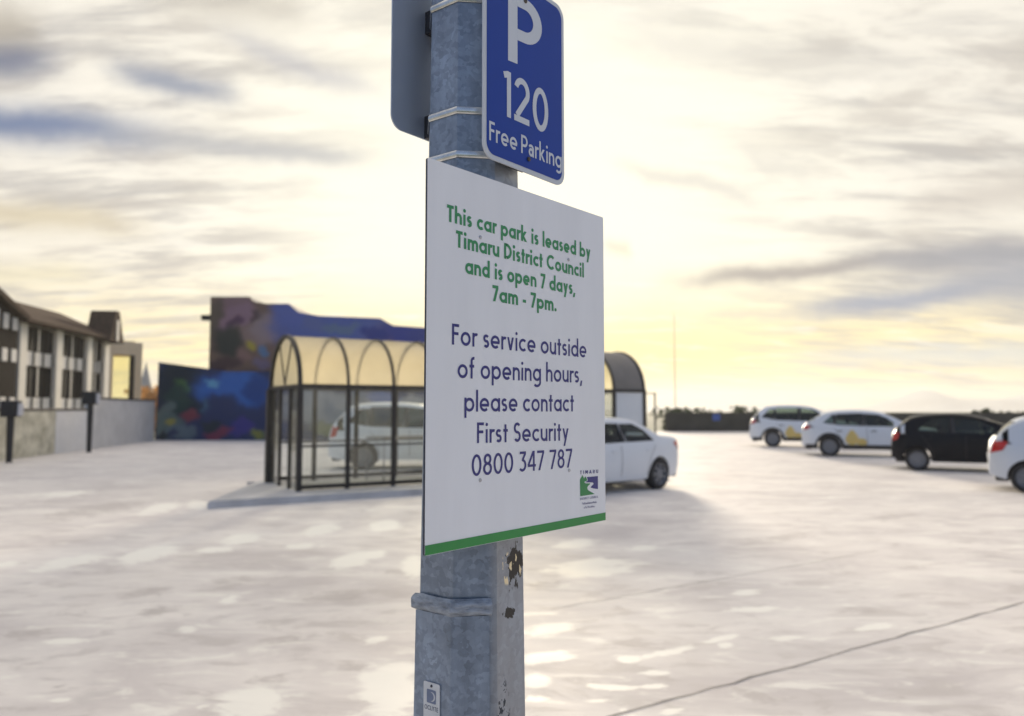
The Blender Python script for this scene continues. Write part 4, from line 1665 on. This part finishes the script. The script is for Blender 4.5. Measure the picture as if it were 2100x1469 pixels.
# ------------------------------------------------------------------ left parapet and lamps
def wall_t(px):
    """distance along the wall line at which it crosses a pixel column"""
    u = (px - CX) / FPX / math.cos(PITCH)
    a, d = WSTART, WDIR
    return (u * a.y - a.x) / (d.x - u * d.y)
wall = thing('parapet_wall', 'pale mossy concrete wall along the left edge of the car park', 'wall', WSTART, WANG)
tP = wall_t(192); tE = wall_t(322); tM = wall_t(120)
zlow = atY(40, 843, (WSTART + WDIR * wall_t(40)).y).z
zhigh = atY(260, 821, (WSTART + WDIR * wall_t(260)).y).z
mossy = pm('mossy_render', (.58, .54, .38), .85, var=.5, scale=1.9, c2=(.78, .74, .60), bump=.2)
plainc = pm('plain_concrete', (.62, .61, .59), .8, var=.12, scale=1.0, bump=.1)
capm_ = pm('dark_capping', (.10, .085, .075), .7, var=.2)
for nm, a, b, zt_, m_ in (('mossy_section', 0, tM - .02, zlow, mossy), ('plain_section', tM + .02, tP - .02, zlow, pm('pale_concrete', (.76, .75, .73), .8, var=.06)), ('raised_section', tP + .02, tE - .1, zhigh, plainc)):
    bm = bmesh.new()
    box(bm, a, b, 0, .28, -.3, zt_, bev=.01)
    obj(nm, bm, m_, wall)
for a, b, zt_ in ((0, tP - .02, zlow), (tP + .02, tE - .1, zhigh)):
    bm = bmesh.new()
    box(bm, a, b, -.03, .31, zt_ + .003, zt_ + .09, bev=.01)
    obj('capping', bm, capm_, wall)

steel = pm('dark_steel', (.028, .027, .028), .5, .2, var=.2, scale=5)
for px, pyb, pyt, lab in ((18, 949, 822, 'dark steel post with a boxy head at the far left, by the mossy wall'),
                          (182, 928, 803, 'dark steel post with a boxy head standing where the wall steps up')):
    g_ = gnd(px, pyb)
    ht = atY(px, pyt, g_.y).z
    t = thing('light_post', lab, 'post', g_, WANG - PI / 2, 'light posts along the left wall')
    bm = bmesh.new()
    tube(bm, [(0, 0, 0), (0, 0, .03), (0, 0, ht - .35)], [.10, .085, .11], 12)
    obj('shaft', bm, steel, t, smooth=40)
    bm = bmesh.new()
    box(bm, -.24, .24, -.18, .18, ht - .50, ht, bev=.03)
    obj('head', bm, steel, t)
    bm = bmesh.new()
    box(bm, .243, .30, -.15, .15, ht - .46, ht - .08, bev=.02)
    obj('lens', bm, pm('lens_white', (.60, .60, .62), .4), t)

# ------------------------------------------------------------------ mural building
def mural_material():
    m = bpy.data.materials.new('mural_paint')
    m.use_nodes = True
    nt = m.node_tree
    b = nt.nodes['Principled BSDF']
    g = NG(nt)
    at = g.n('ShaderNodeAttribute', attribute_name='paint')
    n = g.noise(g.n('ShaderNodeTexCoord').outputs['Object'], 5, 5, .6)
    g.put(b.inputs['Base Color'], g.mix(.35, at.outputs['Color'], g.mix(n, (.5, .5, .5), (1, 1, 1)), 'MULTIPLY'))
    b.inputs['Roughness'].default_value = .75
    return m


murm = mural_material()
plain_side = pm('mural_side_wall', (.30, .28, .26), .8, var=.15, scale=.8)


def mural_face(name, pts_px, Y, depth, blobs, base, parent, nx=110, nz=60, zbot=-5.0):
    """wall with a painted front: profile from pixels on the plane Y, paint as colour per vertex of a fine sheet"""
    prof = [atY(px, py, Y) for px, py in pts_px]
    xs0, xs1 = prof[0].x, prof[-1].x
    bm = bmesh.new()
    poly = [(xs0, zbot)] + [(p.x, p.z) for p in prof] + [(xs1, zbot)]
    prism(bm, poly, Y + .02, Y + depth, 'y')
    w_ = obj(name, bm, plain_side, parent)
    # painted sheet 2 cm proud
    def topz(x):
        for a, b in zip(prof, prof[1:]):
            if a.x <= x <= b.x:
                return lerp(a.z, b.z, (x - a.x) / max(1e-6, b.x - a.x))
        return prof[-1].z
    bm = bmesh.new()
    cl = bm.loops.layers.float_color.new('paint')
    bl = []
    for (px, py, rx, ry, c) in blobs:
        q = atY(px, py, Y)
        bl.append((q.x, q.z, rx / FPX * Y, ry / FPX * Y, c))
    def colr(x, z):
        c = Vector(base)
        x, z = x + .16 * math.sin(2.1 * z + .7 * x) + .09 * math.sin(5.3 * z + 1) + .05 * math.sin(11 * z + 4 * x), z + .14 * math.sin(1.9 * x + .5) + .08 * math.sin(4.7 * x + 2 * z) + .05 * math.sin(12 * x)
        for bx, bz2, rx, rz, cc in bl:
            d = ((x - bx) / rx) ** 2 + ((z - bz2) / rz) ** 2
            f = 1 / (1 + math.exp(min(40, (d - 1) * 6)))
            c = c.lerp(Vector(cc), f)
        return c
    xs = sorted([lerp(xs0, xs1, i / nx) for i in range(nx + 1)])
    grid = []
    for x in xs:
        zt_ = topz(x)
        grid.append([bm.verts.new((x, Y, lerp(-.0 if zbot < 0 else zbot, zt_, k / nz))) for k in range(nz + 1)])
    for A, B in zip(grid, grid[1:]):
        for k in range(nz):
            f = bm.faces.new((A[k], B[k], B[k + 1], A[k + 1]))
            for l in f.loops:
                l[cl] = (*colr(l.vert.co.x, l.vert.co.z), 1)
    obj('mural', bm, murm, parent, recalc=False)
    return w_


mural = thing('mural_building', 'flat-roofed block covered in a colourful mural behind the shelter', 'building', (0, 0, 0))
NAVY, BLU, LB = (.030, .045, .125), (.045, .15, .48), (.14, .38, .58)
mural_face('low_wall', [(325, 743), (432, 757), (470, 762), (900, 762), (1100, 770)], MURY, 6.0, [
    (370, 800, 60, 60, (.018, .030, .045)), (372, 800, 18, 16, (.07, .15, .05)), (358, 825, 26, 30, (.025, .06, .05)), (341, 850, 14, 26, (.14, .18, .17)), (350, 875, 30, 24, (.13, .18, .17)),
    (392, 855, 16, 13, (.22, .05, .07)), (375, 890, 34, 16, (.14, .19, .22)), (355, 872, 10, 8, (.36, .32, .08)), (336, 892, 10, 9, (.02, .03, .04)), (360, 895, 12, 7, (.03, .05, .12)),
    (480, 800, 80, 38, BLU), (440, 782, 14, 9, LB), (418, 828, 10, 14, (.10, .26, .36)), (450, 830, 40, 26, NAVY), (530, 800, 26, 30, (.02, .07, .26)),
    (490, 880, 24, 18, (.06, .05, .24)), (450, 888, 22, 12, (.22, .05, .09)), (430, 870, 18, 12, (.02, .035, .05)), (525, 890, 16, 11, (.24, .25, .06)), (560, 870, 18, 22, (.03, .06, .18)),
    (640, 830, 60, 40, (.30, .31, .33)), (720, 840, 60, 40, (.26, .28, .32)), (790, 830, 40, 30, (.06, .14, .40)), (840, 840, 40, 30, (.36, .36, .36)), (700, 880, 60, 16, (.20, .21, .09))], NAVY, mural)
mural_face('tall_wall', [(432, 609), (512, 609), (519, 619), (545, 623), (592, 623), (612, 641), (655, 648), (780, 653), (806, 668), (900, 674), (1060, 680)], MURY + .5, 9.0, [
    (470, 640, 46, 40, (.27, .16, .18)), (440, 650, 18, 44, (.14, .105, .075)), (490, 650, 34, 24, (.32, .19, .24)), (485, 660, 14, 10, (.13, .06, .11)), (520, 655, 12, 14, (.10, .06, .06)),
    (470, 700, 34, 34, (.045, .048, .040)), (525, 690, 26, 24, (.30, .20, .18)), (545, 672, 26, 34, (.34, .25, .24)), (520, 712, 12, 10, (.45, .36, .06)), (545, 720, 10, 12, (.12, .22, .38)),
    (495, 735, 14, 14, (.28, .16, .14)), (530, 745, 20, 12, (.20, .15, .22)), (450, 745, 40, 14, (.09, .05, .05)), (680, 660, 126, 60, (.095, .145, .42)), (600, 640, 48, 30, (.105, .15, .44)),
    (640, 668, 24, 16, (.12, .16, .38)), (850, 680, 60, 30, (.05, .07, .33)), (700, 672, 44, 10, (.13, .20, .33)), (770, 690, 30, 16, (.04, .06, .28)), (930, 700, 90, 50, (.06, .08, .30))], (.20, .125, .09), mural)
bm = bmesh.new()
p = atY(424, 652, MURY + 3)
box(bm, p.x - .25, p.x + .3, MURY + 2.8, MURY + 3.2, p.z - .14, p.z + .14)
obj('wall_lamp', bm, steel, mural)

# ------------------------------------------------------------------ half-timbered building across the street
FA = Vector((-33.2, 45.0, 0)); FB = Vector((-35.7, 67.5, 0))
FD = (FB - FA).normalized()
FANG = math.atan2(FD.y, FD.x)
FL = (FB - FA).length
tudor = thing('timbered_building', 'long half-timbered building with cream pilasters and a dark tiled roof', 'building', (FA.x, FA.y, -5), FANG)
cream = pm('cream_render', (.85, .79, .70), .8, var=.08, scale=.9)
whiter = pm('white_render', (.80, .76, .72), .8, var=.08, scale=.9)
timber = pm('dark_timber', (.022, .017, .015), .95, var=.3, scale=2, spec=.08)
winm = pm('dark_window', (.012, .012, .015), .6, var=.2, scale=1, spec=.08)
rooft = pm('roof_tile', (.075, .050, .038), .95, var=.3, scale=3, spec=.06)
brickm = pm('brown_wall', (.10, .072, .055), .95, var=.2, scale=2, spec=.08)


def fz(px, py, t):
    Y = lerp(FA.y, FB.y, t)
    return atY(px, py, Y).z + 5


ft = {40: .370, 115: .606, 178: .842, 215: 1.0}
eave_z = (fz(40, 652, .37) + fz(178, 688, .842)) / 2
zwu1, zwu0 = fz(80, 676, .49), fz(80, 722, .49)
zwl1, zwl0 = fz(80, 753, .49), fz(80, 814, .49)
print('TUDOR', eave_z, zwu1, zwu0, zwl1, zwl0, FL)
# local frame: x along the facade away from the camera, y = left of that (away from car park is +y)
bm = bmesh.new()
box(bm, 0, FL, .35, 9, 0, eave_z)
obj('wall', bm, brickm, tudor)
pil = [.134 * FL, .370 * FL, .606 * FL, .842 * FL, .995 * FL]
for x in pil:
    bm = bmesh.new()
    box(bm, x - .50, x + .50, -.22, .34, 0, eave_z - .1, bev=.03)
    obj('pilaster', bm, cream, tudor)
edges = [0] + pil
for a, b in zip(pil, pil[1:]):
    x0, x1 = a + .52, b - .52
    for z0, z1 in ((zwl1, zwu0), (zwu1 + .1, eave_z - .1), (zwl0 - .9, zwl0)):
        bm = bmesh.new()
        box(bm, x0, x1, .08, .30, z0 + .06, z1 - .06)
        obj('spandrel', bm, whiter, tudor)
        nst = 3
        bm = bmesh.new()
        for k in range(nst + 1):
            xx = lerp(x0 + .08, x1 - .08, k / nst)
            box(bm, xx - .08, xx + .08, .02, .078, z0 + .06, z1 - .06)
        obj('timber_stud', bm, timber, tudor)
    for z0, z1 in ((zwl0, zwl1), (zwu0, zwu1)):
        xm_ = (x0 + x1) / 2
        for xa, xb in ((x0 + .02, xm_ - .12), (xm_ + .12, x1 - .02)):
            bm = bmesh.new()
            box(bm, xa, xb, .16, .30, z0, z1)
            wn_ = obj('window', bm, winm, tudor)
            bm = bmesh.new()
            for xx in (xa, (xa + xb) / 2, xb):
                box(bm, xx - .03, xx + .03, .10, .158, z0, z1)
            box(bm, xa - .05, xb + .05, .09, .099, z1 - .12, z1)
            obj('window_frame', bm, timber, wn_)
        bm = bmesh.new()
        box(bm, xm_ - .10, xm_ + .10, .06, .30, z0, z1)
        obj('mullion', bm, cream, tudor)
ridge_z = fz(120, 640, .62) + .4
bm = bmesh.new()
prism(bm, [(-.9, eave_z - .25), (-.9, eave_z - .02), (4.2, ridge_z + .6), (9.6, eave_z), (9.6, eave_z - .25)], .33 * FL, FL + .6, 'x')
obj('roof', bm, rooft, tudor)
# near cross gable with dark timbering
gx0, gx1 = -.02 * FL, .33 * FL
gm = (gx0 + gx1) / 2
gpk = fz(0, 606, .24)
bm = bmesh.new()
prism(bm, [(gx0, 0), (gx0, eave_z + .2), (gm, gpk), (gx1, eave_z + .2), (gx1, 0)], -.25, .34, 'y')
obj('gable_wall', bm, timber, tudor)
for k in range(7):
    xx = lerp(gx0 + .5, gx1 - .5, k / 6)
    zt_ = eave_z + .1 + (gpk - eave_z - .6) * (1 - abs(xx - gm) / (gx1 - gm)) - .25
    for za, zb_ in ((eave_z - .9, max(zt_, eave_z - .2)), (zwl1 + .12, zwu0 - .12), (zwl0 - .8, zwl0 - .1)):
        bm = bmesh.new()
        box(bm, xx - .32, xx + .32, -.32, -.253, za, zb_)
        obj('gable_panel', bm, whiter, tudor)
bm = bmesh.new()
prism(bm, [(gx0 - .5, eave_z - .2), (gm, gpk + .05), (gx1 + .5, eave_z - .2), (gx1 + .5, eave_z + .15), (gm, gpk + .45), (gx0 - .5, eave_z + .15)], -.8, 8, 'y')
obj('gable_roof', bm, rooft, tudor)
# far dormer gable
dpk = fz(207, 638, .97)
d0, d1 = .91 * FL, 1.05 * FL
bm = bmesh.new()
dm = (d0 + d1) / 2
prism(bm, [(d0, eave_z - .4), (d0 + .5, eave_z + .5), (dm - .4, dpk), (dm + .4, dpk), (d1 - .4, eave_z + .4), (d1, eave_z - .4)], -1.1, 1.0, 'y')
obj('dormer', bm, rooft, tudor)
bm = bmesh.new()
prism(bm, [(dm - .25, eave_z - .3), (dm - .25, dpk - .8), (dm + .25, dpk - .8), (dm + .25, eave_z - .3)], -1.16, -1.103, 'y')
obj('dormer_panel', bm, cream, tudor)

# beige block with a big glazed opening
YB = 78.0
BC = atY(240, 800, YB)
blk = thing('stair_tower', 'beige block with a tall window glowing with sunset, beside the timbered building', 'building', (BC.x, YB, -5), math.atan2(-BC.x, YB))
def bx(px): return (px - 240) / FPX * YB * 1.28
def bzz(py): return atY(240, py, YB).z + 5
beige = pm('beige_render', (.88, .68, .45), .8, var=.07, scale=.7)
bm = bmesh.new()
X0, X1, XW0, XW1 = bx(206), bx(275), bx(233), bx(257)
box(bm, X0, XW0, 0, 3, 0, bzz(696), bev=.03)
box(bm, bx(264), X1, 0, 3, 0, bzz(702), bev=.03)
box(bm, XW0 + .003, bx(264) - .003, 0, 3, bzz(728), bzz(699), bev=.03)
box(bm, XW0 + .003, bx(264) - .003, 0, 3, 0, bzz(818), bev=.03)
obj('wall', bm, beige, blk)
bm = bmesh.new()
box(bm, XW1, bx(264) - .003, .05, 2.9, bzz(818), bzz(728))
obj('window_frame', bm, timber, blk)
bm = bmesh.new()
box(bm, XW0 + .003, XW1 - .003, .3, .33, bzz(818), bzz(728))
obj('window', bm, glass_mat('stair_glass', (.92, .90, .70), .9), blk)

# ------------------------------------------------------------------ trees, mast, spire, boundary wall
leaf_cols = {}


def leafm(name, c):
    if name in MATS: return MATS[name]
    m = bpy.data.materials.new(name)
    m.use_nodes = True
    nt = m.node_tree
    b = nt.nodes['Principled BSDF']
    g = NG(nt)
    n = g.noise(g.n('ShaderNodeTexCoord').outputs['Object'], 1.2, 4)
    g.put(b.inputs['Base Color'], g.ramp(n, [(.3, tuple(x * .55 for x in c)), (.7, tuple(x * 1.5 for x in c))]))
    b.inputs['Roughness'].default_value = .7
    tr_ = g.n('ShaderNodeBsdfTranslucent')
    tr_.inputs[0].default_value = (*[min(1, x * 2.2) for x in c], 1)
    mx = g.n('ShaderNodeMixShader')
    mx.inputs[0].default_value = .3
    out = nt.nodes['Material Output']
    g.put(mx.inputs[1], b.outputs[0]); g.put(mx.inputs[2], tr_.outputs[0])
    g.put(out.inputs[0], mx.outputs[0])
    MATS[name] = m
    return m


barkm = pm('bark', (.08, .06, .045), .9, var=.3, scale=3)


def tree(name, label, base, top, width, mat_, seed, cat='tree', group=None, n=900, leaf=.28):
    rg = random.Random(seed)
    H = top - base.z
    t = thing(name, label, cat, base, 0, group)
    bm = bmesh.new()
    tube(bm, [(0, 0, 0), (rg.uniform(-.1, .1), 0, H * .3), (rg.uniform(-.2, .2), .1, H * .62)], [width * .07, width * .055, width * .02], 8)
    for k in range(5):
        a = rg.uniform(0, 6.28)
        tube(bm, [(0, 0, H * (.28 + .06 * k)), (math.cos(a) * width * .2, math.sin(a) * width * .2, H * (.45 + .06 * k)), (math.cos(a) * width * .36, math.sin(a) * width * .36, H * (.55 + .06 * k))], [width * .03, width * .02, width * .008], 6)
    obj('trunk', bm, barkm, t)
    bm = bmesh.new()
    clumps = [(rg.gauss(0, width * .2), rg.gauss(0, width * .2), H * rg.uniform(.45, .92), width * rg.uniform(.14, .26)) for _ in range(16)]
    for _ in range(n):
        cx, cy, cz2, cr = rg.choice(clumps)
        d = Vector((rg.gauss(0, 1), rg.gauss(0, 1), rg.gauss(0, .8))).normalized() * cr * rg.uniform(.55, 1.05)
        p = Vector((cx, cy, min(cz2, H - cr * .7))) + d
        a = Vector((rg.gauss(0, 1), rg.gauss(0, 1), rg.gauss(0, 1))).normalized()
        b = a.cross(Vector((rg.gauss(0, 1), rg.gauss(0, 1), rg.gauss(0, 1)))).normalized()
        s = leaf * rg.uniform(.5, 1.2)
        bm.faces.new([bm.verts.new(p + a * s), bm.verts.new(p + b * s * .6), bm.verts.new(p - a * s), bm.verts.new(p - b * s * .6)])
    obj('crown', bm, mat_, t, recalc=False)


orange = leafm('autumn_leaves', (.34, .17, .045))
dgreen = leafm('dark_leaves', (.035, .05, .028))
for k, (px, pt, w, Y, lab) in enumerate(((285, 790, 5.0, 112, 'small orange autumn tree right beside the beige block'), (303, 780, 6.0, 120, 'taller orange autumn tree in the middle of the gap left of the mural'),
                                         (321, 795, 4.5, 105, 'orange autumn tree half hidden by the mural wall'))):
    p = atY(px, 840, Y)
    tree('autumn_tree', lab, Vector((p.x, Y, -5)), atY(px, pt, Y).z, w, orange, 20 + k, group='autumn trees left of the mural', n=1100, leaf=.35)

# boundary wall along the far side
bw = bmesh.new()
XL = atY(1366, 870, FARY).x
ztop = atY(1450, 848, FARY).z
bwall = thing('boundary_wall', 'low dark wall closing off the far side of the car park', 'wall', (XL, FARY, 0))
box(bw, 0, 62, 0, .3, -.4, ztop, bev=.01)
darkw = pm('dark_wall', (.045, .045, .040), .85, var=.35, scale=.8)
obj('wall_face', bw, darkw, bwall)
bm = bmesh.new()
box(bm, -.02, 62.02, -.03, .33, ztop + .003, ztop + .05)
obj('capping', bm, pm('wall_capping', (.05, .05, .045), .8), bwall)
k = 0
for px, pt, w in ((1378, 837, 2.2), (1412, 836, 2.4), (1446, 842, 2.6), (1500, 843, 2.4), (1522, 835, 2.6), (1545, 842, 2.2), (2010, 832, 1.6), (2045, 846, 3.0), (2080, 845, 3.0)):
    p = atY(px, 850, FARY + 3)
    where = ('bush right of the mast', 'rounded bush left of the blue sign', 'low bush just behind the blue sign', 'low bush right of the blue sign', 'tall bush nearest the far white SUV',
             'bush partly behind the far white SUV', 'pointed bush above the windscreen of the black hatchback', 'low bush left of the silver hatchback roof', 'low bush above the silver hatchback')[k]
    tree('shrub', 'dark ' + where + ', behind the far wall', Vector((p.x, FARY + 3, -1.2)), atY(px, pt, FARY + 3).z, w, dgreen, 50 + k, 'shrub', 'shrubs behind the far wall', n=700, leaf=.16)
    k += 1
# small blue sign on the far wall
p = atY(1469, 856, FARY - .06)
bsg = thing('wall_sign', 'small blue sign fixed to the dark far wall', 'sign', (p.x, FARY - .035, p.z))
bm = bmesh.new()
prism(bm, rrect(-.28, .28, -.24, .24, .04), -.015, 0, 'y')
obj('face', bm, pm('small_sign_blue', (.04, .10, .36), .5), bsg)

# mast and post on the right of the shelter
mp = atY(1385, 840, 130)
mast = thing('light_mast', 'thin tall mast far beyond the far wall', 'mast', (mp.x, 130, -5))
bm = bmesh.new()
hm = atY(1385, 642, 130).z + 5
tube(bm, [(0, 0, 0), (0, 0, hm * .5), (0, 0, hm)], [.10, .075, .04], 10)
obj('shaft', bm, pm('mast_grey', (.50, .49, .44), .5, .1), mast)
bm = bmesh.new()
lathe(bm, [(.05, hm + .002), (.07, hm + .05), (.02, hm + .12)], 10, 'z')
obj('finial', bm, pm('mast_grey', (.50, .49, .44)), mast)
g_ = gnd(1344, 893)
rp_ = thing('sign_post', 'slim dark post standing just right of the shelter end', 'post', (g_.x, g_.y, 0))
bm = bmesh.new()
hh = atY(1344, 805, g_.y).z
tube(bm, [(0, 0, 0), (0, 0, hh)], .055, 10)
obj('shaft', bm, steel, rp_, smooth=40)
bm = bmesh.new()
box(bm, -.62, .05, -.03, .03, hh - .1, hh - .04)
obj('arm', bm, steel, rp_)

# distant spire seen in the gap left of the mural
YS = 300
p = atY(297, 840, YS)
spire = thing('church_spire', 'faint grey spire far off in the gap left of the mural', 'spire', (p.x, YS, -5))
hs = atY(297, 742, YS).z + 5
bm = bmesh.new()
box(bm, -1.7, 1.7, -1.7, 1.7, 0, hs * .62, bev=.1)
obj('tower', bm, pm('spire_stone', (.36, .36, .38), .8), spire)
bm = bmesh.new()
lathe(bm, [(2.3, hs * .62 + .01), (1.2, hs * .8), (.05, hs)], 8, 'z')
obj('steeple', bm, pm('spire_slate', (.26, .27, .30), .7), spire)

# ------------------------------------------------------------------ haze
bm = bmesh.new()
box(bm, -3500, 3500, -300, 3500, -7, 75)
hm_ = bpy.data.materials.new('haze')
hm_.use_nodes = True
nt = hm_.node_tree
nt.nodes.remove(nt.nodes['Principled BSDF'])
vol = nt.nodes.new('ShaderNodeVolumePrincipled')
vol.inputs['Color'].default_value = (.96, .95, .92, 1)
vol.inputs['Density'].default_value = .0004
vol.inputs['Anisotropy'].default_value = .35
nt.links.new(vol.outputs[0], nt.nodes['Material Output'].inputs['Volume'])
hz = obj('haze', bm, hm_)
tag(hz, 'thin pale evening haze over the far hills', 'haze', kind='stuff')
